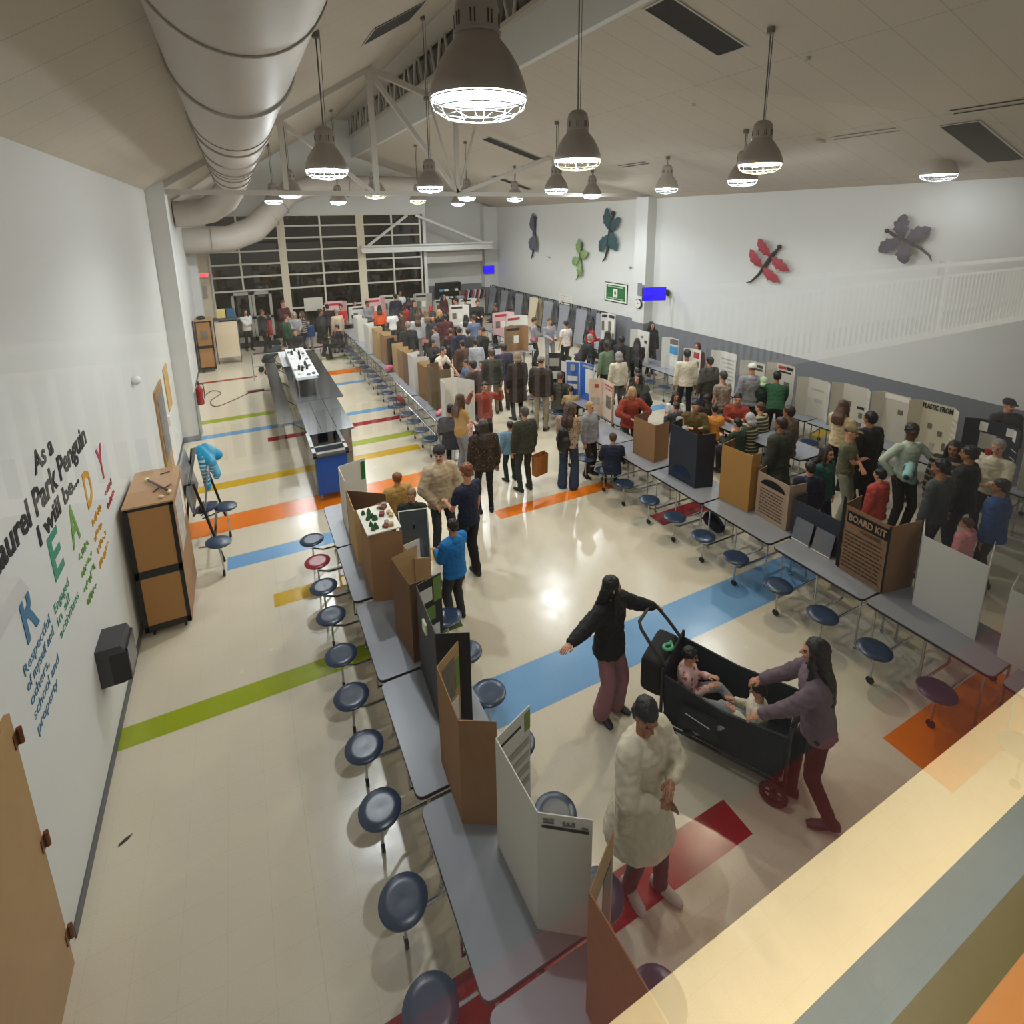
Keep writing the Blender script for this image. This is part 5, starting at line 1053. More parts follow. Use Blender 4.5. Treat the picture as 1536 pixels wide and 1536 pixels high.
CROWD = [
(0.09, 23.71, 1.62, 'cross', -70, 'long', 'dark', 'wht', 'sweater', 'blk', 'light', 'person in a white top with crossed arms by the glass doors'),
(0.63, 22.56, 1.75, 'stand', 10, 'short', 'blk', 'blk', 'jacket', 'blk', 'med', 'person in all black facing right near the doormat'),
(0.84, 22.94, 1.5, 'stand', 200, 'long', 'dark', 'red', 'jacket', 'blk', 'light', 'person in a short red jacket beside the doormat'),
(1.5, 23.84, 1.85, 'hold', -60, 'short', 'brown', 'maroon', 'sweater', 'blk', 'light', 'tall person in maroon beyond the green sweater, left of the window mullion'),
(1.39, 21.2, 1.68, 'stand', 20, 'short', 'brown', 'green', 'sweater', 'dkgreen', 'light', 'person in a dark green sweater behind the steel counter'),
(1.71, 21.66, 1.68, 'hold', -80, 'long', 'gray', 'gray', 'sweater', 'blk', 'light', 'person with grey hair between the green sweater and the striped shirt'),
(2.04, 22.17, 1.62, 'hold', 200, 'long', 'brown', 'stripe', 'sweater', 'navy', 'light', 'person in a black and white striped shirt in front of the round tables'),
(2.23, 22.2, 1.2, 'stand', -90, 'short', 'brown', 'blue', 'jacket', 'gray', 'light', 'child in a blue top beside the striped shirt'),
(1.47, 18.79, 1.55, 'hold', -90, 'short', 'brown', 'blk', 'jacket', 'blk', 'light', 'person in black facing the camera at the far end of the steel counter'),
(2.59, 21.19, 1.78, 'stand', 0, 'short', 'blk', 'blk', 'longcoat', 'blk', 'med', 'person in a long black coat near the far end of the steel counter'),
(3.09, 22.88, 1.7, 'stand', 100, 'short', 'dark', 'blk', 'jacket', 'blk', 'light', 'person in black before the windows, behind the long black coat'),
(3.23, 21.48, 1.7, 'stand', 110, 'short', 'gray', 'beige', 'sweater', 'gray', 'light', 'person in a loose beige sweater seen from behind, left end of the middle tables'),
(3.62, 22.89, 1.65, 'hold', -100, 'short', 'dark', 'red', 'sweater', 'blk', 'light', 'person in red behind the beige sweater by the pink poster'),
(3.75, 21.86, 1.62, 'stand', 100, 'long', 'blk', 'brown', 'sweater', 'maroon', 'med', 'person in a brown top beside the first white board of the middle tables'),
(3.14, 20.52, 1.6, 'sit', 170, 'short', 'blk', 'blk', 'jacket', 'blk', 'light', 'person in black seated on a stool at the far end of the middle tables'),
(4.33, 24.02, 1.7, 'lean', -80, 'short', 'blk', 'blk', 'jacket', 'gray', 'light', 'person in black leaning near the cream window column'),
(4.74, 23.04, 1.68, 'hold', -60, 'short', 'dark', 'gray', 'sweater', 'blk', 'med', 'person in grey behind the far middle table by the cream column'),
(5.17, 22.75, 1.5, 'stand', 80, 'long', 'dark', 'orange', 'jacket', 'blk', 'light', 'person in a bright orange hoodie'),
(6.06, 23.47, 1.82, 'stand', 100, 'short', 'blk', 'navy', 'jacket', 'blk', 'light', 'tall person in a navy jacket in front of the far boards'),
(6.73, 25.16, 1.75, 'stand', -90, 'short', 'blk', 'wht', 'tee', 'blk', 'med', 'person in a white shirt behind the navy jacket at the window'),
(5.27, 21.06, 1.6, 'stand', 90, 'short', 'blk', 'wht', 'tee', 'dkgray', 'dark', 'person in a white tee just right of the orange hoodie'),
(6.53, 23.13, 1.7, 'stand', 70, 'long', 'dark', 'maroon', 'jacket', 'blk', 'light', 'person in maroon right of the tall navy jacket'),
(6.38, 22.89, 1.4, 'stand', 100, 'short', 'dark', 'red', 'jacket', 'blk', 'light', 'child in a red jacket below the far boards'),
(7.08, 21.71, 1.45, 'stand', 90, 'hood', 'red', 'dkgray', 'jacket', 'blk', 'light', 'child wearing a bright red head covering'),
(5.37, 21.12, 1.45, 'lean', 80, 'short', 'blk', 'blk', 'jacket', 'blk', 'light', 'child in black bending over a white cap on the far middle table'),
(5.71, 21.33, 1.4, 'stand', 120, 'short', 'dark', 'brown', 'jacket', 'blk', 'light', 'child in brown between the white tee and the grey hoodie'),
(6.56, 22.35, 1.65, 'stand', -70, 'short', 'dark', 'dkgray', 'sweater', 'blk', 'light', 'person in dark grey near the far white boards'),
(6.12, 20.27, 1.7, 'stand', 60, 'long', 'brown', 'brown', 'sweater', 'blk', 'light', 'person with long brown hair left of the pale grey hoodie'),
(5.64, 18.97, 1.68, 'stand', 90, 'long', 'brown', 'ltgray', 'jacket', 'gray', 'light', 'person in a pale grey hoodie seen from behind'),
(6.21, 19.58, 1.66, 'stand', 80, 'long', 'ltbrown', 'ltgray', 'tee', 'blue', 'light', 'person in a light grey shirt beside the pale grey hoodie'),
(4.7, 16.82, 1.8, 'stand', 90, 'short', 'gray', 'blk', 'jacket', 'blk', 'light', 'balding person with a broad black jacket over the cardboard boards'),
(5.91, 18.94, 1.15, 'stand', -60, 'short', 'brown', 'pink', 'sweater', 'blk', 'light', 'child in a pink top near the broad black jacket'),
(5.69, 17.08, 1.5, 'stand', 150, 'short', 'brown', 'gray', 'jacket', 'maroon', 'light', 'child in a grey jacket beside the pink top'),
(6.03, 18.26, 1.68, 'stand', -120, 'long', 'dark', 'dkgray', 'jacket', 'blk', 'light', 'person with long dark hair behind the pink child'),
(6.56, 19.12, 1.7, 'stand', -40, 'long', 'blond', 'blk', 'jacket', 'maroon', 'light', 'person with long blond hair in a black jacket'),
(6.33, 17.82, 1.75, 'stand', 80, 'short', 'blk', 'maroon', 'longcoat', 'blk', 'med', 'person in a long maroon coat in the middle of the crowd'),
(8.08, 21.34, 1.75, 'stand', 180, 'short', 'dark', 'gray', 'jacket', 'blk', 'light', 'person in a grey patterned jacket under the bookshelf'),
(9.63, 24.83, 1.6, 'stand', -90, 'short', 'blk', 'gray', 'sweater', 'gray', 'med', 'person in grey right of the black bookshelf'),
(8.22, 23.29, 1.7, 'stand', -60, 'long', 'dark', 'maroon', 'sweater', 'blk', 'light', 'person in dark maroon in front of the black bookshelf'),
(8.49, 21.31, 1.75, 'stand', 90, 'short', 'dark', 'slate', 'jacket', 'blk', 'light', 'person in a slate blue jacket facing the far pale boards'),
(8.71, 20.52, 1.72, 'hold', -100, 'short', 'brown', 'blk', 'jacket', 'blk', 'light', 'person in black holding papers near the far cardboard board'),
(8.78, 18.86, 1.78, 'hold', 180, 'short', 'blk', 'blk', 'jacket', 'blk', 'med', 'person in black beside the pink and white poster boards'),
(7.24, 17.42, 1.7, 'stand', 90, 'short', 'brown', 'slateblue', 'tee', 'blk', 'light', 'person in a dusty blue shirt seen from behind'),
(7.24, 18.17, 1.6, 'stand', 60, 'long', 'blk', 'wht', 'tee', 'blk', 'light', 'person in a white top left of the dusty blue shirt'),
(6.04, 15.8, 1.68, 'stand', 100, 'short', 'dark', 'navy', 'jacket', 'blk', 'light', 'person in a navy jacket in the central crowd'),
(6.39, 15.9, 1.55, 'stand', 80, 'short', 'dark', 'dkgray', 'jacket', 'blk', 'light', 'person in dark grey right of the navy jacket'),
(6.54, 15.06, 1.72, 'hold', 200, 'short', 'dark', 'blk', 'jacket', 'blk', 'light', 'person with glasses in black beside the white backed cardboard board'),
(5.92, 14.18, 1.6, 'stand', 80, 'short', 'dark', 'ltgray', 'jacket', 'blk', 'light', 'person in a pale grey and black jacket in front of the glasses wearer'),
(5.53, 14.21, 1.6, 'stand', 100, 'short', 'dark', 'brown', 'jacket', 'blk', 'light', 'person in dark brown with a white collar in the central crowd'),
(5.83, 15.98, 1.6, 'stand', 70, 'short', 'brown', 'maroon', 'jacket', 'blk', 'light', 'person in a maroon jacket leftmost of the central cluster'),
(5.38, 15.17, 1.5, 'stand', 120, 'long', 'blk', 'blk', 'jacket', 'blk', 'light', 'person in black behind the cream shirt'),
(4.64, 13.79, 1.7, 'lean', -60, 'short', 'blk', 'cream', 'tee', 'dkgray', 'light', 'person in a cream shirt leaning over a cardboard board'),
(5.4, 16.6, 1.45, 'sit', -60, 'short', 'dark', 'dkgray', 'jacket', 'blk', 'light', 'child in dark grey seated behind the tall white board'),
(5.47, 13.67, 1.45, 'sit', 180, 'short', 'dark', 'slateblue', 'jacket', 'blk', 'light', 'child in a blue grey hooded top behind the white board'),
(4.58, 11.17, 1.82, 'stand', 120, 'short', 'dark', 'dkbrown', 'longcoat', 'blk', 'light', 'tall person in a very dark brown coat behind the white board'),
(5.43, 12.66, 1.35, 'stand', -120, 'short', 'blk', 'pink', 'jacket', 'maroon', 'light', 'child with a hot pink scarf beside the very dark brown coat'),
(5.65, 12.44, 1.72, 'stand', 80, 'short', 'brown', 'dkolive', 'jacket', 'khaki', 'light', 'person in a dark olive coat left of the navy jacket and khaki trousers'),
(5.97, 12.42, 1.8, 'stand', 90, 'short', 'dark', 'navyp', 'jacket', 'dkkhaki', 'light', 'tall person in a navy purple jacket and khaki trousers'),
(6.0, 11.69, 1.72, 'stand', 90, 'hood', 'fur', 'dkbrown', 'longcoat', 'blk', 'light', 'person in a long brown parka with fur trimmed hood'),
(6.15, 10.77, 1.8, 'stand', 45, 'cap', 'olive', 'dkbrown', 'jacket', 'khaki', 'light', 'person in a grey cap, brown jacket and khaki trousers'),
(3.63, 9.56, 1.66, 'cross', 10, 'long', 'brown', 'mustard', 'tee', 'gray', 'light', 'person in a mustard top standing before the blank white board'),
(3.5, 9.81, 1.72, 'sit', 60, 'short', 'dark', 'dkgray', 'jacket', 'blk', 'light', 'person in a puffy dark grey jacket seated at the end of the railing'),
(3.87, 9.96, 1.05, 'stand', 100, 'short', 'dark', 'pinkp', 'sweater', 'gray', 'light', 'toddler in a pink and white patterned top beside the dark grey jacket'),
(8.91, 16.06, 1.66, 'hold', -20, 'short', 'dark', 'gray', 'sweater', 'blk', 'light', 'person in grey with a pink bag standing by the wall tables'),
(9.25, 15.6, 1.68, 'hold', -100, 'short', 'brown', 'gray', 'sweater', 'gray', 'light', 'person in grey facing the camera near the folded tables'),
(9.53, 15.0, 1.66, 'stand', 95, 'short', 'blk', 'whtp', 'tee', 'blk', 'light', 'person in a white spotted blouse and black skirt seen from behind'),
(10.25, 14.46, 1.68, 'hold', 0, 'long', 'dark', 'red', 'sweater', 'blk', 'light', 'person with long dark hair in a red sweater by the tall white board'),
(8.8, 12.87, 1.75, 'lean', -20, 'short', 'gray', 'blk', 'jacket', 'blk', 'light', 'person in a black suit leaning over a middle table'),
(9.71, 12.94, 1.66, 'stand', 60, 'long', 'blk', 'blk', 'jacket', 'blk', 'med', 'person with long black hair in front of the tall white board'),
(8.63, 11.54, 1.75, 'stand', 100, 'short', 'dark', 'sage', 'sweater', 'blk', 'dark', 'person in a sage green sweater seen from behind'),
(9.57, 12.09, 1.68, 'stand', 30, 'short', 'blk', 'blk', 'jacket', 'blk', 'dark', 'person in black between the sage sweater and the second white board'),
(10.18, 12.08, 1.6, 'lean', 50, 'long', 'blk', 'blkp', 'sweater', 'blk', 'med', 'person with curly black hair in a black speckled top leaning on the table'),
(8.36, 10.67, 1.66, 'stand', 80, 'hood', 'gray', 'cream', 'sweater', 'blk', 'light', 'person in a white knitted sweater with grey hair seen from behind'),
(11.59, 13.19, 1.72, 'stand', -90, 'long', 'blk', 'blk', 'jacket', 'blk', 'light', 'person with long black hair behind the second white board by the wall'),
(11.52, 11.14, 1.45, 'stand', 200, 'hood', 'maroon', 'maroon', 'jacket', 'blk', 'light', 'child in a maroon hat peeking over the boards along the wall'),
(9.66, 9.65, 1.78, 'stand', 60, 'short', 'blk', 'cream', 'sweater', 'blk', 'med', 'person in a cream shirt and black trousers facing the wall boards'),
(9.83, 9.08, 1.7, 'stand', 80, 'short', 'blk', 'dkolive', 'jacket', 'navy', 'light', 'person in an olive hoodie with white hood facing the wall boards'),
(9.25, 8.14, 1.66, 'stand', 85, 'short', 'blk', 'plaid', 'tee', 'khaki', 'light', 'person in a pale plaid shirt seen from behind'),
(9.94, 7.97, 1.78, 'stand', 60, 'cap', 'wht', 'gray', 'jacket', 'gray', 'light', 'person in a grey hoodie wearing a white cap'),
(10.25, 7.51, 1.74, 'lean', 40, 'short', 'blk', 'green', 'sweater', 'blk', 'med', 'person in a dark green sweatshirt pointing at a board'),
(10.25, 7.73, 1.5, 'stand', 60, 'hood', 'mint', 'dkgreen', 'jacket', 'blk', 'light', 'child with a pale mint hood left of the dark green sweatshirt'),
(6.63, 10.72, 1.72, 'sit', 40, 'short', 'brown', 'dkolive', 'jacket', 'dkgray', 'light', 'person with glasses in an olive jacket seated at the blue trifold'),
(6.87, 10.54, 1.25, 'sit', 70, 'short', 'dark', 'tan', 'tee', 'tan', 'light', 'child in a tan top seated beside the olive jacket'),
(7.19, 10.58, 1.5, 'sit', 90, 'short', 'dark', 'maroon', 'sweater', 'blk', 'light', 'boy in a maroon sweater seated on a stool facing the blue trifold'),
(5.8, 8.25, 1.5, 'stand', -70, 'short', 'blond', 'gray', 'jacket', 'dkbrown', 'light', 'blond boy in a grey hoodie hugged by the rust red jacket'),
(6.2, 8.42, 1.62, 'hug', -110, 'long', 'blond', 'rust', 'jacket', 'dkgray', 'light', 'person in a rust red jacket hugging the boy in grey'),
(7.88, 9.19, 1.66, 'lean', 200, 'long', 'dark', 'blkg', 'jacket', 'blk', 'light', 'person in a black green hoodie leaning with an outstretched arm'),
(8.41, 10.0, 1.4, 'stand', 90, 'short', 'dark', 'dkbrown', 'jacket', 'blk', 'light', 'child in dark brown behind the black green hoodie'),
(8.39, 8.68, 1.5, 'sit', -120, 'long', 'dark', 'wht', 'tee', 'blk', 'light', 'person with long dark hair in white seated at the right centre tables'),
(8.03, 8.19, 1.35, 'sit', 80, 'short', 'olivehair', 'dkgray', 'jacket', 'blk', 'light', 'child with olive brown hair behind the first cardboard board on the right'),
(7.23, 7.31, 1.25, 'stand', -90, 'short', 'gray', 'ltgray', 'sweater', 'blk', 'light', 'bald headed small child behind the dark blue trifold'),
(8.13, 7.83, 1.7, 'sit', -130, 'short', 'blk', 'olive', 'jacket', 'navy', 'light', 'person with glasses in an olive jacket seated behind the dark blue trifold'),
(8.59, 7.89, 1.55, 'sit', 80, 'long', 'dark', 'dkbrown', 'jacket', 'blk', 'light', 'person with long brown hair between the olive and orange clothes'),
(8.68, 7.77, 1.4, 'sit', 60, 'short', 'dark', 'orangey', 'sweater', 'pink', 'light', 'child in a glowing orange and pink top seated on a stool'),
(9.28, 7.74, 1.66, 'sit', -140, 'short', 'blk', 'rust', 'jacket', 'navy', 'light', 'person in a rust red jacket with head bowed, seated'),
(8.27, 6.78, 1.5, 'sit', 90, 'short', 'blk', 'dkgreen', 'sweater', 'blk', 'light', 'child in dark green above the tall cardboard board'),
(8.57, 6.75, 1.55, 'sit', 90, 'hood', 'ltgray', 'stripeo', 'sweater', 'navy', 'light', 'person with a pale grey hood and green striped sweater'),
(9.17, 6.99, 1.66, 'sit', 100, 'short', 'brown', 'stripeo', 'jacket', 'dkbrown', 'light', 'person with brown hair in a striped beige wrap, seated'),
(8.39, 5.89, 1.7, 'stand', 95, 'short', 'dkbrown', 'taupe', 'jacket', 'dkbrown', 'med', 'person in a taupe brown jacket seen from behind'),
(7.67, 5.5, 1.75, 'stand', 95, 'short', 'dkbrown', 'dkolive', 'longcoat', 'blk', 'med', 'person in a very dark olive coat behind the white printed cardboard board'),
(9.55, 5.66, 1.68, 'hold', 0, 'long', 'brown', 'creamp', 'sweater', 'blk', 'light', 'person in a cream knitted sweater looking at the wall boards'),
(8.45, 4.85, 1.7, 'cross', -70, 'cap', 'khakicap', 'olivet', 'tee', 'ltkhaki', 'light', 'person in an olive cap and green shirt with crossed arms'),
(7.45, 4.58, 1.62, 'stand', -85, 'long', 'dkbrown', 'teal', 'sweater', 'navy', 'light', 'smiling person with long dark hair in a teal top'),
(7.25, 4.66, 1.45, 'stand', 60, 'short', 'dark', 'navy', 'jacket', 'navy', 'light', 'child in a navy jacket in front of the smiling person in teal'),
(8.98, 4.25, 1.82, 'hip', -110, 'short', 'blk', 'mint', 'tee2', 'blk', 'dark', 'tall person in a pale mint dress shirt with hand on hip'),
(9.04, 4.89, 1.8, 'stand', 80, 'short', 'blk', 'blk', 'longcoat', 'blk', 'med', 'person in a wide black coat in front of the wall boards'),
(7.94, 4.06, 1.4, 'stand', 90, 'short', 'blk', 'coral', 'jacket', 'blk', 'light', 'child in a coral red hooded jacket'),
(8.11, 3.41, 1.75, 'stand', 90, 'short', 'blk', 'dkslate', 'sweater', 'dkgray', 'med', 'broad person in a dark slate sweater seen from behind'),
(9.14, 3.74, 1.68, 'stand', 190, 'long', 'blk', 'stripet', 'jacket', 'blk', 'med', 'person with long black hair and a striped tan scarf'),
(8.94, 3.46, 1.78, 'stand', 100, 'short', 'blk', 'blk', 'jacket', 'navy', 'med', 'person in black by the black board, right of the striped scarf'),
(9.87, 3.5, 1.66, 'hold', 180, 'short', 'gray', 'cream', 'sweater', 'navy', 'light', 'person in a cream sweater lifting a red cup to their mouth'),
(8.54, 2.92, 1.6, 'stand', 100, 'short', 'blk', 'blue', 'jacket', 'blk', 'med', 'person in a blue jacket seen from behind at the right edge'),
(11.91, 4.2, 1.76, 'stand', -120, 'cap', 'dkgray', 'dkgray', 'jacket', 'blk', 'light', 'person in a dark cap standing behind the boards at the right edge'),
(8.18, 3.06, 1.1, 'stand', 90, 'short', 'brown', 'pink', 'jacket', 'pink', 'light', 'small child in pink behind the big white board'),
(1.71, 7.47, 1.3, 'stand', 100, 'short', 'auburn', 'mustard', 'jacket', 'blk', 'light', 'child with auburn hair behind the brown trifold'),
(1.81, 6.78, 1.35, 'hold', -115, 'short', 'ltbrown', 'blkg', 'jacket', 'blk', 'light', 'blond boy in a black hoodie beside the tall brown trifold'),
(1.62, 5.73, 1.25, 'sit', 170, 'short', 'dkgray', 'blk', 'jacket', 'blk', 'light', 'child in black seated behind the black trifold'),
(4.4, 8.31, 1.62, 'stand', 95, 'short', 'dkbrown', 'dkolive', 'jacket', 'dkolive', 'light', 'person in an olive green coat with a brown paper bag'),
(4.34, 8.79, 1.2, 'stand', 90, 'short', 'dkbrown', 'ltblue', 'jacket', 'dkgreen', 'light', 'small child in pale blue beside the olive green coat'),
]
# spread people that stand too close and keep them out of the tables
pts = [list(c[:2]) for c in CROWD]
for it in range(12):
    for i in range(len(pts)):
        for j in range(i + 1, len(pts)):
            dx, dy = pts[j][0] - pts[i][0], pts[j][1] - pts[i][1]; d = sqrt(dx * dx + dy * dy); lim = .36
            if d < lim:
                # move along each one's own sight line so the outline in view stays
                near, far = (i, j) if pts[i][0] ** 2 + pts[i][1] ** 2 < pts[j][0] ** 2 + pts[j][1] ** 2 else (j, i)
                for q, s_ in ((near, -1), (far, 1)):
                    L = sqrt(pts[q][0] ** 2 + pts[q][1] ** 2); pts[q][0] += pts[q][0] / L * s_ * .05; pts[q][1] += pts[q][1] / L * s_ * .05
TB = [(3.9, 16.3, 6.1), (10.75, 8.1, 7.4), (7.15, 11, 2.5), (6.28, 3.5, 5.6), (1.15, 3.3, 4.8)]
for i, c in enumerate(CROWD):
    x, y = pts[i]
    if c[3] != 'sit' and c[1] != 8.25:
        for tx, ty, hy_ in TB:
            if abs(x - tx) < .62 and abs(y - ty) < hy_: x = tx + (.64 if x >= tx - .1 and tx not in (10.75,) else -.64)
    person(x, y, *c[2:])
# ------------------------------------------------------------------ people in the foreground
HV = .0085
def hero(*a, **k): return person(*a, vox=HV, gv=.011, group=None, **k)
HERO = []
HERO.append(person(2.92, 3.74, 1.56, 'point', -75, 'verylong', 'blk', 'hoodblk', 'jacket', 'rose', 'light', 'girl with long black hair in a black hoodie and rose trousers by the wagon handle', 'wide', HV, .011))
HERO.append(person(2.22, 2.42, 1.66, 'poncho', -78, 'bob', 'blk', 'cream', 'poncho', 'dkgray', 'med', 'person in a long cream knitted cardigan with folded arms, looking down', 'straight', HV, .011, shoes=shoe_w))
HERO.append(person(3.86, 2.16, 1.66, 'push', 128, 'verylong', 'blk', 'mauve', 'sweater', 'blk', 'light', 'person with long wavy black hair in a mauve top pushing the wagon', 'straight', HV, .011))
HERO.append(person(2.02, 5.72, 1.38, 'hold', 112, 'short', 'dark', 'bluej', 'jacket', 'dkgray', 'light', 'boy in a bright blue hooded jacket seen from behind', 'jogger', HV, .011))
HERO.append(person(2.5, 6.42, 1.72, 'back', 110, 'short', 'auburn', 'navy', 'tee', 'blk', 'light', 'tall boy in a navy tee shirt seen from behind', 'jogger', HV, .011, shoes=shoe_b))
HERO.append(person(2.34, 7.12, 1.74, 'pockets', -85, 'beanie', 'dkgray', 'tanj', 'jacket', 'dkgray', 'light', 'person in a tan field jacket and dark beanie', 'straight', HV, .011, shoes=shoe_w))
HERO.append(person(3.42, 7.95, 1.68, 'stand', 80, 'long', 'dkbrown', 'brownspot', 'jacket', 'blk', 'med', 'person in a dark brown speckled jacket behind the tan field jacket', 'slim', HV, .012))
HERO.append(person(5.16, 8.0, 1.68, 'phone', 45, 'long', 'brown', 'leop', 'sweater', 'jean', 'light', 'person in a leopard print top and wide jeans with a black shoulder bag', 'wide', HV, .011))
HERO.append(person(5.75, 7.42, 1.4, 'sit', 60, 'short', 'brown', 'navy', 'jacket', 'dkgray', 'light', 'boy in a navy jacket seated on the last stool of the right row', 'slim', HV, .012))
HERO.append(person(4.55, 10.45, 1.5, 'armsup', -95, 'short', 'dark', 'rust', 'jacket', 'blk', 'light', 'girl in an orange red jacket raising both hands', 'slim', HV, .012))
# wagon children
kid1 = person(3.5, 3.24, 1.12, 'sitwagon', -48, 'short', 'blk', 'pinkp', 'sweater', 'ltgray', 'light', 'toddler in a fuzzy pink top sitting in the wagon near its handle', 'straight', HV, .011, z=.2)
kid2 = person(3.78, 2.66, 1.08, 'sitwagon', 132, 'short', 'blk', 'cream', 'sweater', 'ltgray', 'light', 'toddler in a white top bending forward in the wagon beside the walking person', 'straight', HV, .011, z=.2)

# ------------------------------------------------------------------ wagon stroller
wm = mat('wagon_fabric', '16202a', .8, var=.15, bump=.4, bscale=60); wf_ = mat('wagon_frame', '121214', .4)
t = thing('stroller_wagon', 'black fabric stroller wagon carrying two toddlers', 'wagon', (3.72, 2.92, 0), R(-62))
W_, L_ = .27, .50
def side_wall(pts, th=.02):
    b = MB(); n = len(pts); a = Vector(pts[1]) - Vector(pts[0]); nn = a.cross(Vector(pts[-1]) - Vector(pts[0])).normalized() * th
    b.add([Vector(p) for p in pts] + [Vector(p) + nn for p in pts], [tuple(range(n)), tuple(range(2 * n - 1, n - 1, -1))] + [(i, i + n, (i + 1) % n + n, (i + 1) % n) for i in range(n)]); return b
side_wall([(-L_, W_, .24), (L_, W_, .24), (L_ + .04, W_ + .03, .70), (0, W_ + .05, .66), (-L_ - .04, W_ + .03, .74)]).build('side_panel', wm, t)
side_wall([(L_, -W_, .24), (-L_, -W_, .24), (-L_ - .04, -W_ - .03, .74), (0, -W_ - .05, .66), (L_ + .04, -W_ - .03, .70)]).build('side_panel', wm, t)
side_wall([(L_, -W_, .24), (L_, W_, .24), (L_ + .05, W_ + .03, .70), (L_ + .05, -W_ - .03, .70)]).build('end_panel', wm, t)
side_wall([(-L_, W_, .24), (-L_, -W_, .24), (-L_ - .05, -W_ - .03, .78), (-L_ - .05, W_ + .03, .78)]).build('end_panel', wm, t)
b = MB(); b.b2((-L_, -W_, .2), (L_, W_, .25)); b.build('floor_panel', wm, t, smooth=False)
b = MB()
for x in (-L_ - .05, L_ + .05):
    for y in (-W_ - .03, W_ + .03): b.cap((x, y, .18), (x, y, .80), .016, n=8)
    b.cap((x, -W_ - .03, .2), (x, W_ + .03, .2), .014, n=8); 
for y in (-W_ - .03, W_ + .03): b.cap((-L_ - .05, y, .2), (L_ + .05, y, .2), .014, n=8)
b.build('frame', wf_, t)
b = MB(); b.tube([(-L_ - .05, -.22, .78), (-L_ - .2, -.22, .93), (-L_ - .32, -.2, 1.05), (-L_ - .36, -.15, 1.08), (-L_ - .36, .15, 1.08), (-L_ - .32, .2, 1.05), (-L_ - .2, .22, .93), (-L_ - .05, .22, .78)], .017, 10); b.build('push_handle', mat('handle_grip', '3a3030', .5), t)
b = MB(); b.tube([(L_ + .05, -.24, .78), (L_ + .12, -.22, .92), (L_ + .12, .22, .92), (L_ + .05, .24, .78)], .017, 10); b.build('push_handle', wf_, t)
for x in (-L_ + .02, L_ - .02):
    for y in (-W_ - .08, W_ + .08):
        r = .13 if x < 0 else .12; b = MB(); b.tube([(x + (r - .025) * cos(a * pi / 12), y, r + (r - .025) * sin(a * pi / 12)) for a in range(24)], .025, 8, closed=True); w_ = b.build('wheel', rub, t)
        b = MB(); b.cyl((x, y - .02, r), (x, y + .02, r), .035, n=12)
        for a in range(6): b.cap((x, y, r), (x + (r - .03) * cos(a * pi / 3), y, r + (r - .03) * sin(a * pi / 3)), .01, n=6)
        b.build('hub', wf_, w_)
for s in (-1, 1): b = MB(); b.b2((-.35, s * (W_ + .05), .34), (-.02, s * (W_ + .085), .56)); b.build('side_pocket', mat('pocket_fabric', '1a222c', .85, var=.2), t, smooth=False); b = MB(); b.cap((-.3, s * (W_ + .09), .5), (-.08, s * (W_ + .09), .46), .004, n=5); b.build('reflective_strip', paper, t)
b = MB(); b.b2((-L_ - .3, -.26, .40), (-L_ - .06, .26, .78)); o = b.build('rear_bag', mat('bag_fabric', '0e1013', .8, var=.2, bump=.6, bscale=20), t)
m_ = o.modifiers.new('bevel', 'BEVEL'); m_.width = .06; m_.segments = 4
b = MB(); b.tube([(.05 * cos(a * pi / 6), .035 * sin(a * pi / 6), 0) for a in range(12)], .016, 8, closed=True); b.ell((.06, .03, .01), (.02, .015, .015), 8, 6); tag(b.build('teething_ring', mat('mint_plastic', '58b98e', .4)), 'mint green ring toy on the edge of the wagon by its handle', 'toy').location = (3.42, 3.44, .82)
# far stroller
t = thing('stroller', 'small dark stroller beside the far end of the steel counter', 'stroller', (.72, 19.75, 0), R(20))
b = MB(); b.cap((-.2, 0, .5), (.2, 0, .75), .12, .16, 12); b.cap((-.25, 0, .45), (0, 0, .4), .1, .12, 10); b.build('seat_shell', wm, t)
b = MB(); b.tube([(-.3, .22, .1), (.1, .22, .6), (.4, .2, 1.0), (.4, -.2, 1.0), (.1, -.22, .6), (-.3, -.22, .1)], .015, 8); b.cap((.3, .22, .1), (-.05, .22, .5), .014, n=6); b.cap((.3, -.22, .1), (-.05, -.22, .5), .014, n=6); b.build('frame', wf_, t)
for x in (-.3, .3):
    for y in (-.24, .24): b = MB(); b.cyl((x, y - .015, .1), (x, y + .015, .1), .1, n=16); b.build('wheel', rub, t)

# ------------------------------------------------------------------ things people carry
b = MB(); b.cap((0, 0, .25), (0, 0, .05), .12, .15, 12); b.cap((.0, -.1, .12), (0, .1, .12), .11, .11, 10)
o = rem(b, 'shoulder_bag', black_m, .014, 4); o.scale = (.8, .9, 1.1); o.location = (4.95, 7.85, .92); tag(o, 'black slouchy shoulder bag hanging on the leopard print top', 'bag')
b = MB(); b.tube([(-.02, -.12, .36), (.05, -.05, .62), (.16, .03, .70), (.2, .08, .60)], .016, 8); b.build('strap', black_m, o)
t = thing('paper_bag', 'brown paper shopping bag held beside the olive green coat', 'bag', (4.66, 8.2, .32), R(15))
b = MB(); b.add([(-.15, -.06, 0), (.15, -.06, 0), (.15, .06, 0), (-.15, .06, 0), (-.15, -.07, .4), (.15, -.07, .4), (.15, .07, .4), (-.15, .07, .4)], [(3, 2, 1, 0), (0, 1, 5, 4), (1, 2, 6, 5), (2, 3, 7, 6), (3, 0, 4, 7)]); b.build('bag_body', mat('kraft', 'a0652c', .8, var=.06), t, smooth=False)
b = MB(); b.tube([(-.06, -.07, .39), (-.05, -.07, .48), (.05, -.07, .48), (.06, -.07, .39)], .005, 6); b.build('handle', MATS['kraft'], t)
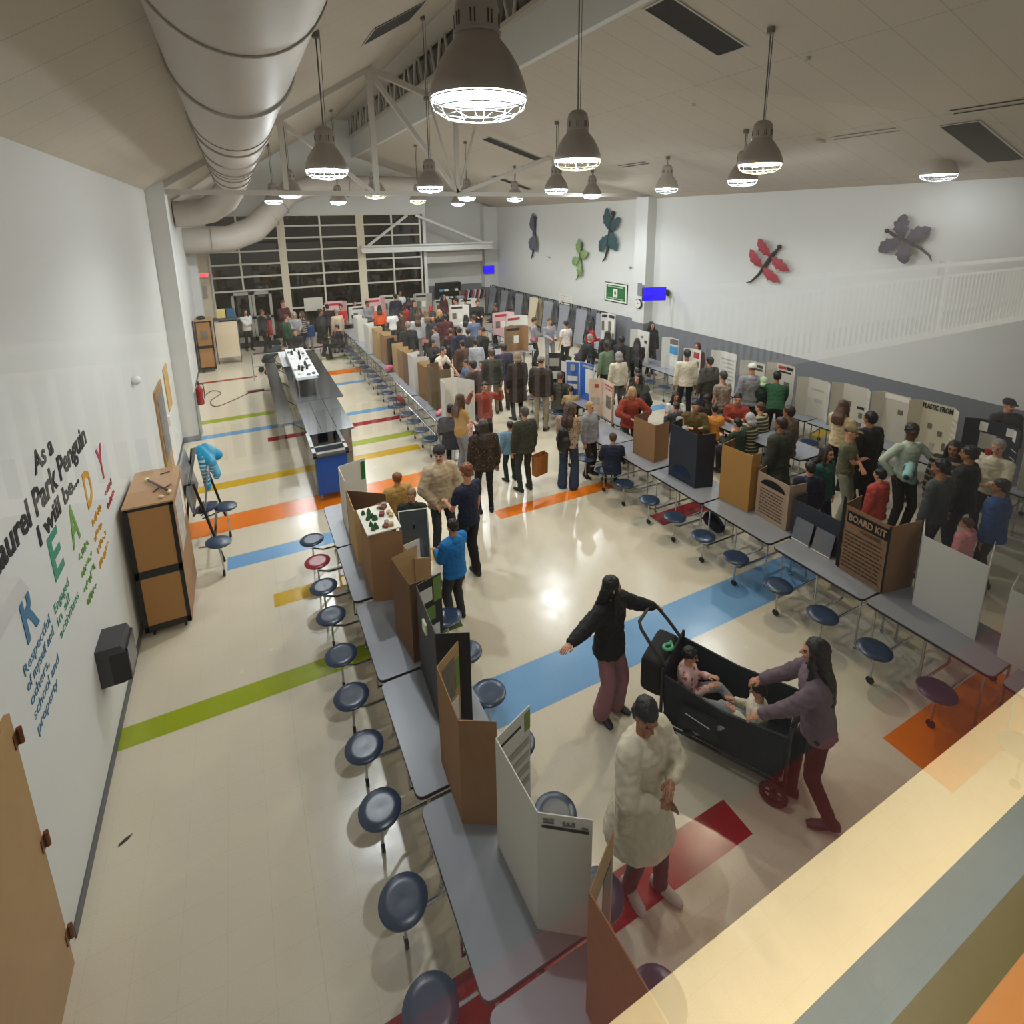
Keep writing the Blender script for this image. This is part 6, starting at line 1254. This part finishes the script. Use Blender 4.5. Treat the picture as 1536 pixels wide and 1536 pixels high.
b = MB(); b.lathe([(.03, 0), (.04, .1)], 12, (9.62, 3.52, 1.5)); tag(b.build('cup', mat('red_cup', 'a8202c', .4)), 'red cup at the mouth of the person in the cream sweater', 'cup')
b = MB(); b.cap((0, 0, 0), (0, .16, .06), .1, .13, 12); b.cap((0, .1, 0), (.12, .2, 0), .08, .09, 10); o = rem(b, 'backpack', mat('backpack_fabric', '10151e', .8, var=.2), .016, 4); o.location = (6.45, 5.55, .13); tag(o, 'dark backpack lying on the floor under the right row table', 'backpack')
b = MB(); b.cap((0, 0, 0), (.12, .1, .02), .05, .06, 10); b.cap((.1, .08, 0), (.2, 0, 0), .05, .03, 8); o = rem(b, 'pink_toy', mat('toy_pink', 'd08088', .6), .012, 3); o.location = (3.62, 10.98, .79); tag(o, 'pink soft object on the table before the olive brown board', 'toy')
b = MB(); b.cap((0, 0, 0), (.12, .14, 0), .1, .08, 10); o = rem(b, 'pink_hat', mat('hat_pink', 'c8607a', .7), .014, 3); o.location = (3.58, 15.15, .83); tag(o, 'bright pink hat on the edge of the middle row', 'hat')
b = MB(); b.cap((0, 0, 0), (.1, .05, -.12), .07, .06, 10); b.cap((0, .1, 0), (.08, .12, -.1), .07, .05, 10); o = rem(b, 'red_cloth', mat('cloth_deepred', '8c1c28', .8), .014, 3); o.location = (3.3, 12.95, .62); tag(o, 'red cloth hanging behind the railing posts', 'cloth')
b = MB(); b.cap((0, 0, .05), (.12, 0, .12), .06, .07, 10); b.cap((0, .1, .05), (.02, -.1, .05), .05, .05, 8); o = rem(b, 'pink_bag', mat('bag_pink', 'a0525c', .7), .012, 3); o.location = (8.75, 15.9, .9); tag(o, 'small pink bag at the hip of the person in grey by the wall tables', 'bag')
b = MB(); b.cap((-.12, 0, .1), (.12, .1, .16), .07, .08, 10); b.cap((0, 0, 0), (.05, .08, .12), .07, .07, 10); o = rem(b, 'folded_coat', spot_mat('mint_fabric', '88b5b0', '1d2326', 9, .25, .5), .014, 3); o.location = (8.62, 3.98, 1.12); tag(o, 'mint and black folded clothes held by the tall person in the dress shirt', 'clothes')
# blue striped jacket on the folded table
b = MB(); b.cap((-.02, 0, .12), (.12, -.22, -.02), .075, .085, 12); b.cap((.05, .05, .12), (.2, .02, -.02), .08, .09, 12); b.cap((.0, -.12, .06), (.05, -.32, -.38), .06, .05, 10); b.cap((.12, -.1, 0), (.2, -.28, -.22), .06, .05, 10)
o = rem(b, 'jacket', mat('jacket_cyan', '178fb8', .5, var=.1, bump=.6, bscale=16), .012, 3); o.location = (-.82, 9.3, 1.42); tag(o, 'bright blue puffy jacket draped over the folded table', 'jacket')
b = MB(); b.cap((0, 0, 0), (.03, -.12, -.42), .062, .05, 12); b.cap((.1, .04, -.02), (.16, -.06, -.28), .058, .05, 12); me_ = rem_mesh(b, 'sleeve', stripe_mat('sleeve_stripe', '1f86a8', 'b8d3de', .055), .012, 2); q = link('striped_sleeve', me_, o); q.location = (.02, -.2, .02)

# ------------------------------------------------------------------ wall things
t = thing('fire_extinguisher', 'red fire extinguisher mounted on the left pilaster', 'extinguisher', (-1.13, 14.45, .75))
b = MB(); b.lathe([(.05, 0), (.075, .02), (.075, .38), (.05, .45), (.025, .48), (.025, .52)], 20); b.build('cylinder', mat('red_gloss', 'a3141c', .25), t)
b = MB(); b.box((0, 0, .55), (.03, .12, .04)); b.tube([(.02, 0, .52), (.09, 0, .5), (.1, 0, .3), (.09, 0, .15)], .012, 6); b.build('valve_and_hose', black_m, t); b = MB(); b.b2((.07, -.04, .15), (.08, .04, .28)); b.build('inspection_tag', paper, t, smooth=False)
t = thing('extension_cord', 'brown power cord lying across the floor with a plug block', 'cord', (0, 0, 0))
pts = [(-1.5, 16.9, .01), (-1.35, 17.6, .01), (-1.1, 18.3, .01), (-.85, 17.9, .01), (-1.1, 17.2, .01), (-.95, 16.6, .01), (-.5, 17.0, .01), (-.1, 17.5, .01), (.2, 17.55, .01), (.9, 17.4, .01)]
sp_ = []
for i in range(len(pts) - 1):
    p0, p1, p2, p3 = [Vector(pts[max(0, min(len(pts) - 1, i + j))]) for j in (-1, 0, 1, 2)]
    for k in range(6): u = k / 6; sp_.append(.5 * ((2 * p1) + (-p0 + p2) * u + (2 * p0 - 5 * p1 + 4 * p2 - p3) * u * u + (-p0 + 3 * p1 - 3 * p2 + p3) * u ** 3))
b = MB(); b.tube(sp_, .012, 6); b.build('cable', mat('cord_brown', '6b4b42', .6), t); b = MB(); b.box((.1, 17.55, .03), (.45, .12, .05), .1); b.build('power_block', mat('block_red', '5e201e', .6), t)
def tv(lab, p, rz, w=.62, h=.36, dx=0):
    t = thing('television', lab, 'television', p, rz)
    b = MB(); b.b2((-w / 2, 0, -h / 2), (w / 2, .05, h / 2)); b.build('casing', black_m, t, smooth=False)
    b = MB(); b.b2((-w / 2 + .015, -.004, -h / 2 + .015), (w / 2 - .015, 0, h / 2 - .015)); b.build('screen', mat('screen_blue', '1400e6', .3, emit=1.1, ecol='1a00ff', var=0), t, smooth=False)
    b = MB(); b.cap((0, .05, 0), (.52, .22, 0), .025, n=8); b.b2((.5, .12, -.1), (.55, .3, .1)); b.build('wall_bracket', black_m, t)
    return t
tv('blue screen television on a bracket at the right pilaster', (11.75, 13.3, 2.62), R(-20), .78, .42)
tv('smaller looking blue screen television in the far right corner', (11.84, 26.2, 2.42), R(5), .62, .42)
t = thing('wall_sign', 'green framed sign with white emblem panel on right wall', 'sign', (XR, 16.1, 2.3))
b = MB(); b.b2((-.02, -.68, -.36), (.0, .68, .36)); b.build('frame', mat('frame_green', '12301c', .4), t, smooth=False)
b = MB(); b.b2((-.026, -.64, -.33), (-.02, .64, .33)); b.build('mat_border', paper, t, smooth=False)
b = MB(); b.b2((-.032, -.56, -.27), (-.026, .56, .27)); b.build('green_panel', dgreen, t, smooth=False)
b = MB(); b.b2((-.038, -.12, -.17), (-.032, .14, .14)); b.build('emblem_panel', paper, t, smooth=False)
b = MB(); b.ell((-.04, .01, -.01), (.004, .06, .07), 10, 8); b.build('emblem', mat('emblem_grey', '5c625c', .6), t)
b = MB(); rr = random.Random(2)
for z in (.215, -.215):
    y = .46
    while y > -.42: w = rr.uniform(.04, .09); b.b2((-.036, y - w, z - .018), (-.032, y, z + .018)); y -= w + .02
b.build('printed_text', mat('sign_text', 'b9c9b4', .6), t, smooth=False)
b = MB(); b.lathe([(.17, 0), (.17, .03), (.15, .045)], 28); t = thing('wall_clock', 'round black rimmed clock on the right pilaster', 'clock', (XR - .38, 14.35, 2.15)); M_ = Matrix.Rotation(R(-90), 4, 'Y'); b.tf(M_); b.build('rim', black_m, t)
b = MB(); b.cyl((-.048, 0, 0), (-.05, 0, 0), .145, n=28); b.build('face', paper, t); b = MB(); b.cap((-.055, 0, 0), (-.055, .03, .09), .006, n=5); b.cap((-.055, 0, 0), (-.055, -.07, .03), .006, n=5); b.build('hand', black_m, t)
b = MB(); b.b2((XR - .378, 14.25, 2.42), (XR - .358, 14.45, 2.85)); b.b2((XR - .38, 14.11, 2.5), (XR - .358, 14.25, 2.8)); tag(b.build('pennant', mat('pennant_grey', '7b7f88', .8), smooth=False), 'small grey banner above the round clock', 'banner')
t = thing('notice_sheet', 'pale notice taped at the wainscot edge under the winged figures', 'notice', (XR, 19.6, 1.6)); b = MB(); b.b2((-.01, -.5, -.2), (0, .5, .25)); b.build('sheet', paper, t, smooth=False); b = MB(); [b.b2((-.014, -.4, z), (-.01, .35, z + .012)) for z in (.15, .05, -.05)]; b.build('printed_text', greyp, t, smooth=False)
# EXIT sign
t = thing('exit_sign', 'small glowing red EXIT sign on the cream column left of the windows', 'sign', (-1.25, YF - .06, 2.95))
b = MB(); b.b2((-.2, 0, -.1), (.2, .05, .1)); b.build('housing', paper, t, smooth=False); text_mesh('exit_letters', 'EXIT', .16, mat('exit_red', 'ff2a30', .4, emit=5, ecol='ff2030'), wallM((-.17, -.006, -.055), (1, 0, 0), (0, 0, 1)), .002, t, .34, .006)
b = MB(); b.b2((-1.33, YF - .05, 2.0), (-1.2, YF - .01, 2.5)); tag(b.build('wall_phone', greyp, smooth=False), 'grey wall box below the red exit sign', 'box')
# bookshelf at the far wall
t = thing('bookshelf', 'black bookshelf cart with pale books at the far white wall', 'shelf', (8.9, 26.0, 0))
b = MB(); b.b2((0, .0, .3), (.05, .4, 1.9)); b.b2((1.2, 0, .3), (1.25, .4, 1.9)); b.b2((0, .38, .3), (1.25, .4, 1.9))
for z in (.3, .68, 1.06, 1.44, 1.87): b.b2((0, 0, z), (1.25, .4, z + .03))
b.build('shelf_frame', black_m, t, smooth=False)
rr = random.Random(11)
for z in (.71, 1.09, 1.47):
    for k in range(4):
        x = .1 + k * .28; b = MB(); b.box((x + .1, .15, z + .05), (rr.uniform(.15, .25), .2, rr.uniform(.05, .16)), rr.uniform(-.2, .2)); o = b.build('stacked_papers', [paper, photo_m, ink, MATS['sky_blue']][rr.randint(0, 3) if k else 3], t, smooth=False)
t = thing('book_rack', 'rack of colourful books leaning beside the black bookshelf', 'rack', (10.35, 26.2, 0)); b = MB(); b.b2((0, 0, .1), (1.2, .35, 1.0)); b.build('rack_body', wh2, t, smooth=False)
for k in range(9): b = MB(); b.box((.1 + k * .125, -.02, 1.2), (.03, .3, .5), M=Matrix.Rotation(R(14), 3, 'Y')); b.build('book', [mat('bk_red', 'a0283a', .6), paper, mat('bk_navy', '2a2f55', .6), mat('bk_pink', 'c47a8a', .6), paper][k % 5], t, smooth=False)
# small wall devices
for y, z, l in ((20.9, 3.35, 'tiny camera box on right wall left of the green winged figure'), (15.3, 3.3, 'tiny camera box on right wall above the green framed sign')): b = MB(); b.ell((XR - .04, y, z), (.05, .07, .04), 10, 6); tag(b.build('wall_camera', greyp), l, 'camera')
t = thing('floor_scrap', 'small dark leaf shaped scrap on the floor near left wall', 'scrap', (-1.36, 4.6, .004), .5); b = MB(); b.prism([(-.05, -.012), (.02, -.016), (.06, .004), (.01, .014), (-.04, .006)], 0, .003); b.build('scrap', mat('scrap_brown', '3a3226', .8), t, smooth=False)
# winged figures (dragonfly shapes, layered tissue over wire)
def winged(lab, y, z, s, tilt, wings, cwing, cbody):
    t = thing('winged_sculpture', lab, 'wall sculpture', (XR - .078, y, z), 0, 'winged insect sculptures'); t.rotation_euler = (R(tilt), 0, 0)
    wm_ = mat('wing_' + cwing, cwing, .7, var=.45, scale=14, bump=.8, bscale=25); bm_ = mat('wbody_' + cbody, cbody, .7)
    b = MB(); b.tube([(0, -.0, .62 * s), (0, .02, .4 * s), (0, 0, .1 * s), (0, -.02 * s, -.3 * s), (0, .03 * s, -.6 * s), (0, .12 * s, -.72 * s)], [.03 * s, .05 * s, .055 * s, .035 * s, .025 * s, .012 * s], 10); b.build('insect_body', bm_, t)
    b = MB(); b.ell((-.02, 0, .66 * s), (.06 * s, .06 * s, .06 * s), 12, 8); b.build('insect_head', bm_, t)
    b = MB(); b.cyl((0, 0, .1 * s), (.07, 0, .1 * s), .012, n=8); b.build('wall_peg', bm_, t)
    for (cy, cz, L, w, a) in wings:
        b = MB(); rs = []
        for i in range(29):
            u = i / 28; ww = w * s * (sin(pi * min(1, u * .93 + .05)) ** .75) * (.8 + .25 * u) * (1 + .13 * sin(u * 23 + a) + .08 * sin(u * 41 + a * 2)); c = Vector((-.02 - .07 * sin(u * pi), (cy * s + cos(R(a)) * u * L * s), cz * s + sin(R(a)) * u * L * s)); nrm = Vector((0, -sin(R(a)), cos(R(a))))
            rs.append([c + nrm * (ww * cos(q)) + Vector((.014 * sin(q), 0, 0)) for q in [2 * pi * j / 10 for j in range(10)]])
        b.rings(rs); b.build('wing', wm_, t)
    return t
wb = [(.02, .22, .62, .19, 30), (-.02, .22, .62, .2, 150), (.02, .05, .55, .2, -30), (-.02, .05, .6, .2, 206)]
winged('red winged insect sculpture with black head on right wall', 9.78, 3.72, .98, 38, [(.02, .32, .62, .14, 8), (-.02, .32, .62, .14, 172), (.02, -.06, .62, .14, 8), (-.02, -.06, .62, .14, 172)], '9c2f3c', '2a1512')
winged('dark violet winged insect sculpture nearest the picture edge on right wall', 6.4, 4.42, .78, -62, wb, '4a4256', '2e2836')
winged('teal winged insect sculpture high on right wall', 16.5, 4.3, 1.35, 14, [(.03, .2, .6, .17, 62), (-.03, .2, .5, .14, 125), (.03, .05, .6, .16, -62), (-.03, .15, .55, .2, -135)], '2d5157', '1c2c30')
winged('light green winged insect sculpture, lowest on right wall', 18.4, 3.3, 1.1, 10, [(.03, .25, .58, .17, 75), (-.03, .2, .5, .17, 150), (.03, .1, .5, .17, -30), (-.03, .05, .6, .17, -105)], '7f9c62', '4a5c38')
winged('grey blue winged insect sculpture farthest on right wall', 22.2, 4.15, 1.4, 8, [(.03, .2, .6, .15, 80), (-.03, .2, .5, .13, 55), (.03, .05, .5, .17, -80), (-.03, .15, .6, .17, -110)], '55596b', '34364a')

# ------------------------------------------------------------------ corridor behind the observation window
co_w = mat('corridor_wall', 'cfcac0', .8, var=.02)
cz = 3.4
def cstripe(y0, y1, m, z=cz + .002):
    return ((-3, y0, z), (13, y0, z), (13, y1, z), (-3, y1, z)), m
b = MB(); b.quad((-3, -4.6, cz), (13, -4.6, cz), (13, -.02, cz), (-3, -.02, cz), 0)
for i, (a, c) in enumerate(((-.64, -.45), (-.45, -.28), (-.28, -.19), (-.19, -.12), (-.12, -.02))): b.quad((-3, a, cz + .002), (13, a, cz + .002), (13, c, cz + .002), (-3, c, cz + .002), i + 1)
CORR = struct(b.build('floor_corridor', [mat('corridor_floor', '161616', .6, var=.1), mat('corridor_red', '420305', .6), mat('corridor_cream', 'f0dcae', .6), mat('corridor_blue', '6c777a', .6), mat('corridor_olive', '574e2a', .6), mat('corridor_sill', 'a8703a', .6)], smooth=False))
b = MB(); b.b2((-3, -4.7, cz), (13, -4.6, 6.4)); struct(b.build('wall_corridor', co_w, smooth=False))
b = MB(); b.b2((-3, -4.7, 6.4), (13, YN, 6.5)); struct(b.build('ceiling_corridor', co_w, smooth=False))
b = MB(); b.b2((-3.1, -4.7, cz), (-3, YN, 6.4)); b.b2((13, -4.7, cz), (13.1, YN, 6.4)); struct(b.build('wall_corridor_ends', co_w, smooth=False))
# hall end wall with the window opening
b = MB(); b.b2((XL, YN - .06, 0), (XR, YN - .0, 3.3)); b.b2((XL, YN - .06, 6.4), (XR, YN, 9.6)); struct(b.build('wall_near', wall_w, smooth=False))
b = MB(); b.quad((XL, YN - .02, 3.3), (XR, YN - .02, 3.3), (XR, YN - .02, 6.4), (XL, YN - .02, 6.4)); GL = struct(b.build('window_3', glass_mat('observation_glass', 'f4f6f5', GREF), smooth=False))
t = thing('balcony_railing', 'white slatted balcony railing reflected in the observation glass', 'railing', (0, -3.65, cz))
b = MB(); b.b2((-3, -.03, .92), (13, .03, .97)); b.b2((-3, -.02, .78), (13, .02, .81)); b.b2((-3, -.05, 0), (13, .05, .06)); b.build('rail', mat('rail_white', 'e0ded8', .5), t, smooth=False)
b = MB(); x = -2.9
while x < 12.9: b.b2((x - .018, -.01, .06), (x + .018, .01, .78)); x += .105
b.build('balusters', MATS['rail_white'], t, smooth=False)
b = MB(); [b.b2((x - .04, -.04, 0), (x + .04, .04, 1.0)) for x in (1, 3.4, 5.8, 8.2, 10.6)]; b.build('post', MATS['rail_white'], t, smooth=False)
for i, (x, y) in enumerate(((-.6, -.6), (9.2, -1.3))):  # unseen lights, added outside the mirrored view to brighten the reflected corridor
    b = MB(); b.b2((x - .6, y - .1, 6.36), (x + .6, y + .1, 6.4)); o = tag(b.build('corridor_light', mat('corridor_lamp', 'fff2d8', .5, emit=3, ecol='ffe8c0'), smooth=False), ['flat corridor ceiling light above the camera side', 'flat corridor ceiling light at the far right of the corridor'][i], 'lamp')
    ld = bpy.data.lights.new('corridor_area', 'AREA'); ld.shape = 'RECTANGLE'; ld.size = 1.2; ld.size_y = .2; ld.energy = CORR_E * (1.9 if i == 0 else 1); ld.color = (1, .93, .8)
    lo = bpy.data.objects.new('corridor_area', ld); COL.objects.link(lo); lo.location = (x, y, 6.34)
# ------------------------------------------------------------------ camera, world, output look
cam = bpy.data.cameras.new('camera'); co = bpy.data.objects.new('camera', cam); COL.objects.link(co); S.camera = co
cam.sensor_width = 36; cam.sensor_fit = 'HORIZONTAL'; cam.lens = 36 * 814.17 / 1536; cam.shift_y = -256 / 1536; cam.clip_start = .02; cam.clip_end = 200
yaw, pit, rol = .46461, .2212, -.01353
fw = Vector((sin(yaw) * cos(pit), cos(yaw) * cos(pit), -sin(pit))); ri = Vector((cos(yaw), -sin(yaw), 0)); up = ri.cross(fw)
r2 = ri * cos(rol) + up * sin(rol); u2 = -ri * sin(rol) + up * cos(rol)
Mc = Matrix((r2, u2, -fw)).transposed().to_4x4(); Mc.translation = Vector((0, 0, 5.0)); co.matrix_world = Mc
w = bpy.data.worlds.new('world'); S.world = w; w.use_nodes = True; bg = w.node_tree.nodes['Background']; bg.inputs[0].default_value = (.02, .025, .035, 1); bg.inputs[1].default_value = .4
S.view_settings.view_transform = 'Standard'; S.view_settings.look = 'None'; S.view_settings.gamma = 1; S.view_settings.use_curve_mapping = False; S.view_settings.exposure = EXPO
